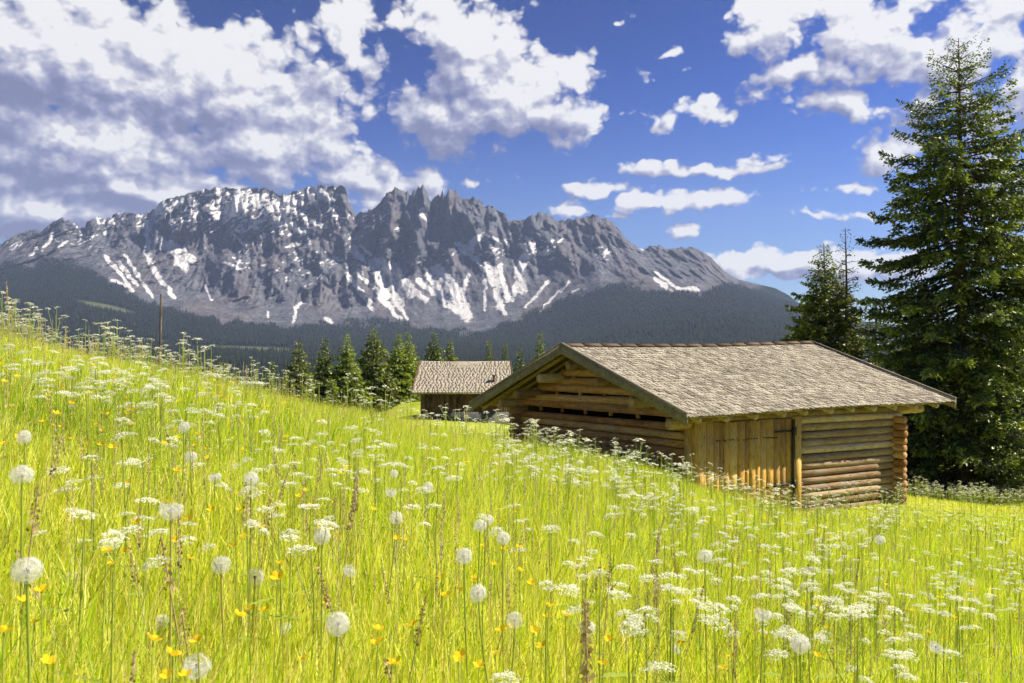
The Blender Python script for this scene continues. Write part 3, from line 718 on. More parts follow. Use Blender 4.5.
# ------------------------------------------------------------ grass
TERRAIN_SAMPLE={}
def blades(n,y0,y1,pw,hr,wr,seg,bend,tintf,name,seed,patch=None):
    rg=np.random.default_rng(seed)
    r=rg.random(n); e=1-pw
    Y=(y0**e+(y1**e-y0**e)*r)**(1/e) if abs(e)>1e-6 else y0*(y1/y0)**r
    X=rg.uniform(-.68,.68,n)*(Y+.55)
    k=~in_hut(X,Y); X,Y=X[k],Y[k]
    if patch is not None:
        k=patch(X,Y,rg); X,Y=X[k],Y[k]
    Z=gz(X,Y)-.02; n=len(X)
    tall=.82+.35*fbm(X*.5,Y*.5,3,2)
    h=rg.uniform(*hr,n)*tall; w=rg.uniform(*wr,n)
    mow=np.where((Y>30)|((X>9)&(Y>14)),.45,1.0); h*=mow; h*=np.where(Y>44,.5,1.0); s_l,t_l=hut_local(X,Y); h*=np.where((t_l<0)&(t_l>-2.2)&(s_l>2.2)&(s_l<8),.35,1.0)
    az=rg.uniform(0,2*PI,n); fa=rg.uniform(0,2*PI,n)
    bd=rg.uniform(*bend,n)*h
    # a gentle common lean
    bx=np.cos(az)*bd+.05*h; by=np.sin(az)*bd
    u=np.linspace(0,1,seg+1)
    px=X[:,None]+bx[:,None]*u**2; py=Y[:,None]+by[:,None]*u**2; pz=Z[:,None]+h[:,None]*(u-.0)*(1-.18*(bd/h)[:,None]*u)
    ww=w[:,None]*np.array([.55+.45*math.sin(PI*min(1,q*1.4+.1)) for q in u])*(1-u**3*.9)
    cx=np.cos(fa)[:,None]*ww; cy=np.sin(fa)[:,None]*ww
    L=np.stack([px-cx,py-cy,pz],-1)[:,:-1]; Rr=np.stack([px+cx,py+cy,pz],-1)[:,:-1]; T=np.stack([px,py,pz],-1)[:,-1:]
    V=np.concatenate([L,Rr,T],1); nv=2*seg+1; o=np.arange(n)[:,None]*nv
    qs=[np.concatenate([o+i,o+seg+i,o+seg+i+1,o+i+1],1) for i in range(seg-1)]
    tr=np.concatenate([o+seg-1,o+2*seg-1,o+2*seg],1)
    ti=np.clip(tintf(X,Y,rg),0,1)
    fs=([np.vstack(qs)] if qs else [])+[tr]
    return V.reshape(-1,3),fs,np.repeat(ti,nv)
GRASS=leafy('meadow_grass',[(0,(.09,.22,.012)),(.28,(.34,.54,.018)),(.52,(.66,.75,.035)),(.75,(.86,.82,.14)),(.9,(.84,.70,.36)),(1,(.48,.31,.14))],.5,(1.1,1.1,.6),gloss=.03)
def tf(X,Y,rg):
    n=len(X); base=.53+.23*rg.standard_normal(n)+.12*fbm(X*.4,Y*.4,5,3)
    left=sstep(4,10,Y)*sstep(.0,-.6,X/np.maximum(Y,1)); base+=.22*left
    base+=.2*sstep(24,45,Y)+.12*sstep(7,11,X)*sstep(8,13,Y)
    straw=rg.random(n)<.07; return np.where(straw,rg.uniform(.78,1,n),np.clip(base,0,.82))
VV=[];FF=[];TT=[];nn=0
for a in [(14000,.75,9,.3,(.14,.38),(.004,.0095),5,(.15,.8)),(125000,.75,5,0.3,(.2,.47),(.0018,.0050),5,(.03,.42)),(210000,5,14,.1,(.22,.47),(.003,.0055),3,(.03,.4)),
          (150000,14,36,.2,(.22,.45),(.005,.010),2,(.1,.6)),(150000,36,95,.2,(.2,.42),(.012,.028),2,(.1,.6))]:
    n,y0,y1,pw,hr,wr,seg,bend=a
    v,f,t_=blades(n,y0,y1,pw,hr,wr,seg,bend,tf,'g',int(y1*13))
    VV.append(v); TT.append(t_); FF.append([q+nn for q in f]); nn+=len(v)
quads=np.vstack([f for fs in FF for f in fs if f.shape[1]==4]); tris=np.vstack([f for fs in FF for f in fs if f.shape[1]==3])
tag(link('meadow_grass',mesh_np('meadow_grass',np.vstack(VV),[quads,tris],{'tint':np.concatenate(TT)}),GRASS),'tall yellow-green grass filling the meadow','grass',kind='stuff')

# ------------------------------------------------------------ flowers
def petal_mat(name,c,trans=.4,transp=0,em=0):
    m,t=new_mat(name)
    co=t.new('ShaderNodeTexCoord').outputs['Object']; n=t.noise(co,60,3,.6)
    col=t.mix(n,tuple(x*.85 for x in c),c)
    d=t.new('ShaderNodeBsdfDiffuse'); t.l.new(col,d.inputs[0]); tr=t.new('ShaderNodeBsdfTranslucent'); t.l.new(col,tr.inputs[0])
    mx=t.new('ShaderNodeMixShader'); mx.inputs[0].default_value=trans; t.l.new(d.outputs[0],mx.inputs[1]); t.l.new(tr.outputs[0],mx.inputs[2]); o=mx.outputs[0]
    if transp:
        tp=t.new('ShaderNodeBsdfTransparent'); m2=t.new('ShaderNodeMixShader'); m2.inputs[0].default_value=transp
        t.l.new(o,m2.inputs[1]); t.l.new(tp.outputs[0],m2.inputs[2]); o=m2.outputs[0]
    return finish(m,t,o)
STEM=leafy('flower_stem',[(0,(.30,.40,.05)),(.5,(.46,.52,.08)),(1,(.58,.50,.18))],.45)
STEMB=leafy('brown_stem',[(0,(.22,.14,.08)),(.5,(.44,.30,.17)),(1,(.62,.48,.28))],.2)
WHITE=petal_mat('umbel_white',(.86,.86,.70),.35)
FLUFF=petal_mat('dandelion_fluff',(.96,.94,.90),.5,.05)
SEEDC=plain('dandelion_seed_core',(.25,.17,.10),.9)
YEL=petal_mat('buttercup_yellow',(.95,.66,.03),.4)
def fib(n):
    k=np.arange(n)+.5; ph=np.arccos(1-2*k/n); th=PI*(1+5**.5)*k
    return np.stack([np.cos(th)*np.sin(ph),np.sin(th)*np.sin(ph),np.cos(ph)],-1)
def clock_mesh(n,R,seed,gaps=0,k=6):
    rg=np.random.default_rng(seed); D=fib(n)+rg.normal(0,.05,(n,3)); D/=np.linalg.norm(D,axis=1)[:,None]
    if gaps: 
        g=rg.normal(0,1,3); g/=np.linalg.norm(g); D=D[(D@g)<gaps]
    mb=MB()
    for d in D:
        rr=R*rg.uniform(.72,1.0)
        u=np.cross(d,[.3,.9,.2]); u/=np.linalg.norm(u); w=np.cross(d,u)
        c=d*rr*.83; ph=rg.uniform(0,6)
        tips=[]
        V=[c]; T=[]
        pr=R*rg.uniform(.16,.24)
        for j in range(k):
            a=ph+j*2*PI/k; a2=a+.17*2*PI/k
            V+= [c+(u*math.cos(a)+w*math.sin(a))*pr+d*rr*.17, c+(u*math.cos(a2)+w*math.sin(a2))*pr*.92+d*rr*.15]; T.append([0,1+2*j,2+2*j])
        b=d*R*.16; V+=[b+u*R*.012,b-u*R*.012,c]; T.append([len(V)-3,len(V)-2,len(V)-1])
        mb.add(V,t=T,a=.5)
    return mb
def mk(name,mb,mat,smooth=False):
    fs=[]
    if mb.q: fs.append(np.vstack(mb.q))
    if mb.t: fs.append(np.vstack(mb.t))
    me=mesh_np(name,np.vstack(mb.v),fs,{'tint':np.concatenate(mb.a)},smooth); me.materials.append(mat); return me
CL=[mk('seed_head',clock_mesh(230,1,3+i,(0,.55,.15,.8)[i],9),FLUFF) for i in range(4)]
def core():
    mb=MB(); D=fib(40)*.17; mb.v=[];
    th=np.linspace(0,PI,6)[:,None]; ph=np.arange(8)[None]*2*PI/8
    X=np.stack([np.sin(th)*np.cos(ph),np.sin(th)*np.sin(ph),np.cos(th)+0*ph],-1).reshape(-1,3)*.17
    i=np.arange(5)[:,None]*8; j=np.arange(8)[None]; k=(j+1)%8
    mb.add(X,q=np.stack([i+j,i+8+j,i+8+k,i+k],-1).reshape(-1,4),a=.3); return mb
CORE=mk('seed_core',core(),SEEDC,True)
def stem_mb(h,r,bend,n=6):
    mb=MB(); u=np.linspace(0,1,n); mb.tube([[bend[0]*(1-q)**1.5*-1,bend[1]*(1-q)**1.5*-1,-h*(1-q)] for q in u],r,5,a=random.random(),caps=False); return mb
def dandelion(px,py,d,label,v=0,group='dandelion clocks in the meadow'):
    Y=F*.046/d; p=P(px,py,Y); g0=gz1(p[0],Y); h=p[2]-g0
    if h<.14:
        # further back and larger pixel-wise than usual: keep it on a short stem
        while h<.16 and Y>.6: Y*=.97; p=P(px,py,Y); g0=gz1(p[0],Y); h=p[2]-g0
    R=d/2/F*Y*.93
    root=empty('dandelion_clock',p,random.uniform(0,6)); tag(root,label,'dandelion',group)
    a=link('seed_head',CL[v],None,root); a.scale=(R*random.uniform(.94,1.06),R*random.uniform(.94,1.06),R*random.uniform(.86,1.02)); a.rotation_euler=(random.uniform(-.4,.4),random.uniform(-.4,.4),0)
    b=link('seed_core',CORE,None,a)
    st=mk('stem',stem_mb(h+.02,.0022,(random.uniform(-.05,.05),random.uniform(-.05,.05))),STEM,True); link('stem',st,None,root)
DL=[(27,570,33,'largest dandelion clock, a full white ball at the left edge of the meadow',0),
(338,624,28,'full round dandelion clock low in the foreground, left of centre',0),
(322,536,20,'crisp round dandelion clock above the full round foreground one',0),
(251,479,18,'small dandelion clock on its own in the left middle of the meadow',0),
(464,556,20,'dandelion clock just above the round one in the centre foreground',0),
(478,593,21,'round dandelion clock in the centre foreground, lowest of the central three',0),
(503,538,17,'rightmost and highest dandelion clock of the central three',0),
(396,518,16,'dandelion clock beside a ragged one, left of the central group',0),
(488,520,13,'small dandelion clock touching the pair above the central group',0),
(480,526,15,'slightly larger dandelion clock of the touching pair above the central group',3),
(391,492,13,'ragged oval dandelion clock above the one left of the central group',1),
(428,487,12,'small pale dandelion clock right of the ragged oval one',3),
(394,474,10,'tiny dandelion clock farthest up the slope left of centre',0),
(705,556,17,'round dandelion clock in the right half, below the hut door',0),
(800,644,23,'round dandelion clock in the right foreground',0),
(283,628,19,'half blown dandelion clock left of the full round foreground one',1),
(221,565,22,'dandelion clock with a buttercup held before it in the left foreground',0),
(22,475,25,'wide pale dandelion clock at the left edge, above the largest one',3),
(197,666,32,'faded dandelion clock at the bottom edge, left of centre',1),
(24,437,16,'small dandelion clock at the left edge high on the slope',0),
(184,427,13,'dandelion clock high on the left slope',0),
(191,457,14,'dandelion clock below the one high on the left slope',0),
(215,477,14,'dandelion clock just left of the lone small one in the left middle',1),
(171,510,26,'loose wide dandelion clock in the left middle',1),
(763,614,19,'pale dandelion clock left of the round one in the right foreground',1),
(587,628,19,'dandelion clock leaning behind a thick brown stalk in the foreground',3),
(515,620,21,'torn dandelion clock right below the central three',2),
(350,570,17,'faded dandelion clock between the two crisp ones left of centre',2),
(160,622,20,'ragged dandelion clock in the bottom left, above a brown grass head',2),
(255,577,20,'frayed dandelion clock right of the one with a buttercup',2),
(73,578,18,'narrow frayed dandelion clock right of the largest one',2),
(406,548,12,'flat frayed dandelion clock between the central three and the crisp left one',2),
(936,647,15,'small dandelion clock near the bottom right corner',1),
(677,648,15,'faint dandelion clock in the foreground right of centre',2),
(880,540,12,'pale dandelion clock among the white umbels on the right',3),
(372,538,12,'frayed dandelion clock lowest left of the ragged oval one',1)]
for px,py,d,lb,v in DL: dandelion(px,py,d,lb,v)

def umbel_geo(mb_w,mb_s,c,R,rg,det,tilt=(0,0)):
    """compound umbel: rays from below c to small domed clusters of florets"""
    m={2:20,1:13,0:8}[det]; 
    nrm=np.array([tilt[0],tilt[1],1.]); nrm/=np.linalg.norm(nrm); hub=np.array(c)-nrm*R*.75
    a=np.arange(m)*2.4+rg.uniform(0,6); r=R*np.sqrt((np.arange(m)+.5)/m)
    u=np.cross(nrm,[1,0,0]); u/=np.linalg.norm(u); w=np.cross(nrm,u)
    for i in range(m):
        p=np.array(c)+(u*math.cos(a[i])+w*math.sin(a[i]))*r[i]-nrm*(.55*r[i]**2/R)+rg.normal(0,.003,3)
        d=p-hub; 
        if det>0:
            s=np.cross(d,[0,0,1.])+1e-6; s/=np.linalg.norm(s); mb_s.add([hub+s*.0005,hub-s*.0005,p],t=[[0,1,2]],a=.5)
        k={2:11,1:6,0:4}[det]; rr=R*.25; fs=R*{2:.085,1:.13,0:.19}[det]
        D=fib(2*k)[:k]; 
        for q in D:
            cc=p+(u*q[0]+w*q[1]+nrm*q[2]*1.1)*rr*rg.uniform(.8,1.1)
            t1=rg.normal(0,1,3)*.45+u; t2=rg.normal(0,1,3)*.45+w
            t1/=np.linalg.norm(t1); t2/=np.linalg.norm(t2)
            mb_w.add([cc-t1*fs,cc-t2*fs,cc+t1*fs,cc+t2*fs],q=[[0,1,2,3]],a=.5)
def umbel_plant(seed,det,h=1.0,nu=4):
    rg=np.random.default_rng(seed); ws=[]; s=MB()
    s.tube([[0,0,-.02],[.01,.0,h*.5],[.0,.01,h*.9]],[.0032,.0028,.002],4 if det<2 else 6,a=.4,caps=False)
    for i in range(nu):
        z0=h*rg.uniform(.45,.8); a=i*2*PI/nu+rg.uniform(-.5,.5); sp=rg.uniform(.06,.15) if i else .0
        zt=h*(1. if i==0 else rg.uniform(.78,1.0)); e=np.array([math.cos(a)*sp,math.sin(a)*sp,zt]); R=rg.uniform(.022,.036)*(1.15 if i==0 else 1)
        s.tube([[0,0,z0],[e[0]*.6,e[1]*.6,(z0+zt)/2],e-[0,0,R*.75]],.0014 if det else .002,3,a=.5,caps=False)
        w=MB(); ws.append(w); umbel_geo(w,s,e,R,rg,det,(rg.uniform(-.5,.5),rg.uniform(-.5,.5)))
    for i in range(3):   # ferny leaves
        z0=h*rg.uniform(.15,.6); a=rg.uniform(0,6)
        for j in range(7):
            q=np.array([math.cos(a),math.sin(a),.35])*(.03+.016*j)+[0,0,z0]; sd2=np.array([-math.sin(a),math.cos(a),0])*(.03-.003*j)
            s.add([q-sd2,q+[0,0,.006],q+sd2,q+np.array([math.cos(a),math.sin(a),.2])*.014],q=[[0,1,2,3]],a=.15)
    return ws,s
UM={d:[umbel_plant(d*10+i,d,1.0,(3,4,5,2)[i]) for i in range(4)] for d in (0,1,2)}
UMM={d:[([mk('umbel',w,WHITE) for w in ws],mk('stem',s,STEM)) for ws,s in UM[d]] for d in UM}
def plant_h_fix(d,i): pass
def ray_ground(px,py,h,Ymin=.9,Ymax=90):
    """depth at which a plant of height h standing on the ground has its top on this pixel"""
    Ys=np.geomspace(Ymin,Ymax,400); x=(px-512)/F*Ys; z=(YH-py)/F*Ys
    d=z-(gz(x,Ys)+h); k=np.where((d[:-1]>0)&(d[1:]<=0))[0]
    return float(Ys[k[0]]) if len(k) else None
def mkplant(px,py,h,label,group,scale=1.0,Y=None,det=None,v=None):
    Y=Y or ray_ground(px,py,h)
    if Y is None: return None
    x=(px-512)/F*Y
    if in_hut(np.array([x]),np.array([Y]),.25)[0]: return None
    d=det if det is not None else (2 if Y<4 else 1 if Y<14 else 0)
    g0=gz1(x,Y); v=random.randrange(4) if v is None else v
    root=empty('umbel_plant',(x,Y,g0),random.uniform(0,6)); tag(root,label,'wildflower',group)
    a,b=UMM[d][v]
    root.scale=(scale,scale,h)
    # keep florets round: scale z by h and xy by plant size; heights stay near .45-.8 m
    [link('umbel',q,None,root) for q in a]; link('stem',b,None,root); return root
UG='white umbel flowers in the meadow'
for px,py,h,sc,v,lb in [(597,570,.5,.75,3,'broadest flat white umbel, in the foreground under the hut gable'),(548,583,.48,.6,3,'domed white umbel just left of the broadest one'),(633,624,.5,.75,3,'white umbel above a smaller one in the foreground, right of the brown stalk'),
 (115,532,.5,.6,3,'white umbel with a yellow flower before it in the left foreground'),(506,676,.42,.7,3,'white umbel cut by the bottom edge at the centre'),(855,612,.52,.9,0,'fullest white umbel plant in the right foreground'),
 (668,585,.5,.5,2,'loose white umbel plant right of the broadest umbel'),(440,188+0,.0,0,0,'')]:
    if h: mkplant(px,py,h,lb,UG,sc,v=v,det=2)
# plants breaking the left skyline
for px,py,h,Y,v,lb in [(114,327,.95,6.8,0,'tall umbel plant standing highest on the left skyline'),(104,333,.88,6.9,1,'second tall umbel plant of the left skyline, leaning on the highest'),(30,326,.8,6.2,1,'umbel plant on the skyline near the left edge'),
   (128,346,.8,7.5,2,'umbel plant on the skyline just left of the thin pole'),(142,346,.8,7.9,0,'umbel plant at the foot of the thin pole, left side'),(170,354,.75,8.5,1,'umbel plant at the foot of the thin pole, right side'),(14,330,.8,6.0,2,'umbel plant cut by the left edge on the skyline'),(220,372,.7,9,0,'umbel plant before the lone young larch'),(245,380,.7,9.5,2,'umbel plant right of the lone young larch on the crest')]:
    x=(px-512)/F*Y; g0=gz1(x,Y); hh=(YH-py)/F*Y-g0
    mkplant(px,py,float(np.clip(hh,.5,1.1)),lb,UG,.9,Y=Y,det=1,v=v)
CAND=[]; rg=np.random.default_rng(99)
zones=[((0,260,340,440),60,'small white umbel among many on the left crest'),((260,520,405,470),30,'small white umbel among many on the far middle slope'),
       ((490,700,425,500),95,'small white umbel in the dense band under the hut gable'),((700,900,490,545),60,'small white umbel in the dense band before the hut door'),
       ((880,1024,480,520),26,'small white umbel in the strip under the tallest spruce'),((760,1024,520,610),80,'white umbel in the dense patch on the right slope'),
       ((560,780,500,600),22,'white umbel scattered in the middle of the right half'),((60,300,430,530),12,'white umbel scattered in the left middle'),((300,560,440,540),8,'white umbel scattered in the centre'),((520,1020,600,683),6,'white umbel low in the right foreground')]
for (x0_,x1_,y0_,y1_),n,lb in zones:
    for _ in range(n):
        px=rg.uniform(x0_,x1_); py=rg.uniform(y0_,y1_); h=rg.uniform(.36,.52)
        if x0_==0: py=340+ (px/260)*40+abs(rg.normal(0,22))
        if x0_==490: py=432+(px-500)*.29+abs(rg.normal(0,14))
        Yp=ray_ground(px,py,h)
        if Yp and not in_hut(np.array([(px-512)/F*Yp]),np.array([Yp]),.25)[0]: CAND.append((Yp,px,py,h,lb,rg.uniform(.5,.9)))
CAND.sort(); EXTRA=[((px-512)/F*Y,Y) for Y,px,py,h,lb,sc in CAND[278:]]
for Y,px,py,h,lb,sc in CAND[:278]: mkplant(px,py,h,lb,UG,sc,Y=Y)
def mass(n,geos,name,label,cat,mats,hr,seed,weight,ymax=60,sc=(.7,1.2),ymin=10,extra=()):
    """the many flowers beyond the individually built ones, one object per tissue"""
    rg=np.random.default_rng(seed); pts=[]
    while len(pts)<n:
        Y=ymin+rg.random()**1.1*(ymax-ymin); x=rg.uniform(-.66,.66)*Y
        if in_hut(np.array([x]),np.array([Y]),.2)[0]: continue
        if rg.random()<weight(x,Y): pts.append((x,Y))
    pts=np.array(list(pts)+list(extra)); Z=gz(pts[:,0],pts[:,1])
    for part,mat,nm in mats:
        VV=[];QQ=[];TR=[];AA=[];o=0
        for i,(x,Y) in enumerate(pts):
            mb=geos[i%len(geos)][part]; V=np.vstack(mb.v); a=(i*2.39996)%(2*PI); c_,s_=math.cos(a),math.sin(a)
            k=sc[0]+(sc[1]-sc[0])*((i*.618)%1); hh=hr[0]+(hr[1]-hr[0])*((i*.377)%1)
            W2=np.stack([(V[:,0]*c_-V[:,1]*s_)*k+x,(V[:,0]*s_+V[:,1]*c_)*k+Y,V[:,2]*hh+Z[i]],-1); VV.append(W2)
            if mb.q: QQ.append(np.vstack(mb.q)+o)
            if mb.t: TR.append(np.vstack(mb.t)+o)
            AA.append(np.concatenate(mb.a)); o+=len(V)
        fs=([np.vstack(QQ)] if QQ else [])+([np.vstack(TR)] if TR else [])
        tag(link(nm,mesh_np(nm,np.vstack(VV),fs,{'tint':np.concatenate(AA)}),mat),label,cat,kind='stuff')
def wu(x,Y):
    s,t=hut_local(x,Y); near=math.exp(-(max(0,-s)/1.6)**2) if (s<0 and -1<t<7.5) else 0
    near2=math.exp(-(max(0,-t)/1.6)**2) if (t<0 and -1<s<8) else 0
    if Y>34: return .05
    patch=.5+.5*float(vnoise(x*.25,Y*.25,3))
    return min(1,.04+1.0*max(near,near2)+.35*patch**3*(1.6 if x/Y>.05 else 1)+.5*(x>11 and 22<Y<30)+ .35*(x<-2.5 and 5<Y<12))
# one low-detail mesh carrying heads and stems
class Both: pass
def joined(ws):
    m=MB()
    for w in ws:
        for q in w.q: m.q.append(q+m.n)
        m.v+=w.v; m.a+=w.a; m.n+=w.n
    return m
mass(1700,[(joined(ws),st_) for ws,st_ in UM[0]],'umbel_mass','countless small white umbel heads dotted over the far grass','wildflowers',[(0,WHITE,'umbel_flower_drift'),(1,STEM,'umbel_stem_drift')],(.42,.68),5,wu,ymin=7,extra=EXTRA)

# buttercups
def buttercup(seed,petals=5,R=.0085):
    rg=np.random.default_rng(seed); w=MB(); s=MB()
    s.tube([[.01,0,-1.0],[0,.01,-.5],[0,0,0]],.0011,3,a=.5,caps=False)
    for i in range(petals):
        a=i*2*PI/petals; d=np.array([math.cos(a),math.sin(a),0]); e=np.array([-math.sin(a),math.cos(a),0])
        w.add([[0,0,0],d*R*.7-e*R*.5+[0,0,R*.35],d*R*1.15-e*R*.3+[0,0,R*.75],d*R*1.15+e*R*.3+[0,0,R*.75],d*R*.7+e*R*.5+[0,0,R*.35]],q=[[0,1,2,3]],t=[[0,3,4]],a=.5)
    return w,s
BC=[buttercup(i) for i in range(2)]; BCM=[(mk('petals',w,YEL),mk('stem',s,STEM)) for w,s in BC]
def put_bc(px,py,label,h=None,sc=1.0,d=None):
    if d: Y=F*.027/d*sc
    else: Y=ray_ground(px,py,h or random.uniform(.25,.42))
    if Y is None: return
    p=P(px,py,Y); g0=gz1(p[0],Y); hh=p[2]-g0
    if hh<.05 or in_hut(np.array([p[0]]),np.array([Y]))[0]: return
    root=empty('buttercup',p,random.uniform(0,6)); tag(root,label,'wildflower','yellow buttercups in the meadow')
    a,b=random.choice(BCM); o=link('petals',a,None,root); o.scale=(sc,)*3; o.rotation_euler=(random.uniform(-.5,.5),random.uniform(-.5,.5),0)
    s=link('stem',b,None,root); s.scale=(1,1,hh)
for px,py,d,lb in [(76,677,19,'largest orange-yellow buttercup in the bottom left corner'),(221,568,10,'buttercup in front of the dandelion clock in the left foreground'),(406,657,11,'buttercup at the bottom, right of the round foreground dandelion clock'),(398,652,9,'buttercup touching its neighbour right of the round foreground dandelion clock'),
   (204,566,9,'buttercup left of the one before the dandelion clock'),(320,604,8,'buttercup above the round foreground dandelion clock'),(460,617,10,'buttercup under the central dandelion clocks'),(425,622,9,'buttercup left of the one under the central dandelion clocks'),(507,648,9,'buttercup right of centre near the bottom edge'),(550,678,9,'buttercup at the bottom edge right of centre'),(114,628,8,'buttercup alone in the left foreground'),(118,536,8,'buttercup before the white umbel in the left foreground'),(855,654,9,'buttercup below the fullest umbel plant on the right')]:
    put_bc(px,py,lb,sc=1.2,d=d)
rg=np.random.default_rng(5)
for (a0,a1,b0,b1),n,lb in [((0,260,360,450),90,'tiny yellow buttercup among many on the left slope'),((100,520,440,560),50,'tiny yellow buttercup scattered left of centre'),((350,620,560,683),30,'small yellow buttercup in the centre foreground'),((620,1024,540,683),22,'tiny yellow buttercup scattered on the right'),((0,330,560,683),18,'small yellow buttercup in the left foreground')]:
    for _ in range(n): put_bc(rg.uniform(a0,a1),rg.uniform(b0,b1),lb,sc=rg.uniform(.9,1.3))
def wb(x,Y): return .12+.8*(x/Y<-.25)*(Y<14)+.25*(Y>35)
class _: pass
BCd=[(w,s) for w,s in BC]
for w,s in BCd: 
    pass
def shift(mb):
    m=MB(); 
    for v,a in zip(mb.v,mb.a): m.v.append(np.asarray(v)*[1.3,1.3,1.0]+[0,0,1.0]); m.a.append(a)
    m.q=mb.q; m.t=mb.t; m.n=mb.n; return m
mass(1600,[(shift(w),shift(s)) for w,s in BC],'x','countless tiny yellow buttercups dotted over the slope','wildflowers',[(0,YEL,'buttercup_drift')],(.22,.42),6,wb,50,(1.,1.6),4)

# brown sorrel and grass seed spikes
def spike(seed,kind):
    rg=np.random.default_rng(seed); s=MB()
    s.tube([[0,0,0],[.01,0,.5],[.02,.01,1.0]],.0016,4,a=.6,caps=False)
    n=46 if kind==0 else 30; 
    for i in range(n):
        q=i/n; z=.74+.26*q if kind==0 else .8+.2*q; a=i*2.4; r=(.007 if kind==0 else .010)*(1-.6*q)
        p=np.array([.02*z+math.cos(a)*r,.01*z+math.sin(a)*r,z]); f=.006*(1.2-.5*q)
        d=rg.normal(0,1,3); d/=np.linalg.norm(d); e=np.cross(d,[0,0,1.]); e/=np.linalg.norm(e)+1e-6
        s.add([p-e*f*.8,p+[0,0,-f],p+e*f*.8,p+[0,0,f*1.8]],q=[[0,1,2,3]],a=rg.random())
    return s
SPK=[mk('seed_spike',spike(i,i%2),STEMB) for i in range(4)]
SPG=mk('seed_spike',spike(9,1),STEM)
rg=np.random.default_rng(8)
def put_spike(px,py,h,label,lean=.1,me=None,sc=1.,Y=None):
    Y=Y or ray_ground(px,py,h)
    if Y is None: return
    x=(px-512)/F*Y
    if in_hut(np.array([x]),np.array([Y]))[0]: return
    o=link('seed_spike',me or random.choice(SPK),None,None,(x,Y,gz1(x,Y))); o.scale=(sc,sc,h); o.rotation_euler=(random.uniform(-lean,lean),random.uniform(-lean,lean),random.uniform(0,6))
    tag(o,label,'grass stalk','seed spikes standing above the grass')
put_spike(598,590,.56,'thick brown seed stalk upright in the centre foreground',.03,sc=1.2)
put_spike(682,466,.62,'tall stalk before the near corner of the log hut',.05,Y=9.5)
put_spike(10,306,.62,'tall green seed spike breaking the skyline at the left edge',.03,Y=6.4)
for (a0,a1,b0,b1),n,lb in [((700,1024,480,600),24,'dark brown seed spike standing above the grass on the right'),((0,300,400,560),16,'brown seed spike above the grass on the left slope'),((300,700,440,600),18,'brown seed spike above the grass in the middle'),((0,1024,560,683),5,'brown seed spike in the near foreground')]:
    for _ in range(n): put_spike(rg.uniform(a0,a1),rg.uniform(b0,b1),rg.uniform(.34,.5),lb,.3,sc=rg.uniform(.5,.9))

SH=[(spike(20+i,i%2),) for i in range(4)]
mass(2600,SH,'x','fine straw-coloured seed heads of the meadow grass','grass heads',[(0,leafy('straw_heads',[(0,(.30,.20,.12)),(.5,(.55,.42,.24)),(1,(.75,.66,.42))],.3),'grass_seed_heads')],(.3,.5),12,lambda x,Y:1.0,26,(.25,.45),2.0)
# ------------------------------------------------------------ haze
def haze():
    m=bpy.data.materials.new('haze_air'); m.use_nodes=True; nt=m.node_tree; nt.nodes.clear(); t=NT(nt)
    v=t.new('ShaderNodeVolumePrincipled'); v.inputs['Color'].default_value=(.52,.66,1,1); v.inputs['Density'].default_value=5.0e-5; v.inputs['Anisotropy'].default_value=.1
    o=t.new('ShaderNodeOutputMaterial'); t.l.new(v.outputs[0],o.inputs['Volume'])
    mb=MB(); mb.box((-9000,-1500,-63),(9000,7800,1350)); ob=mb.build('haze',m); tag(ob,'thin blue air between the meadow and the mountains','haze',kind='stuff')
haze()

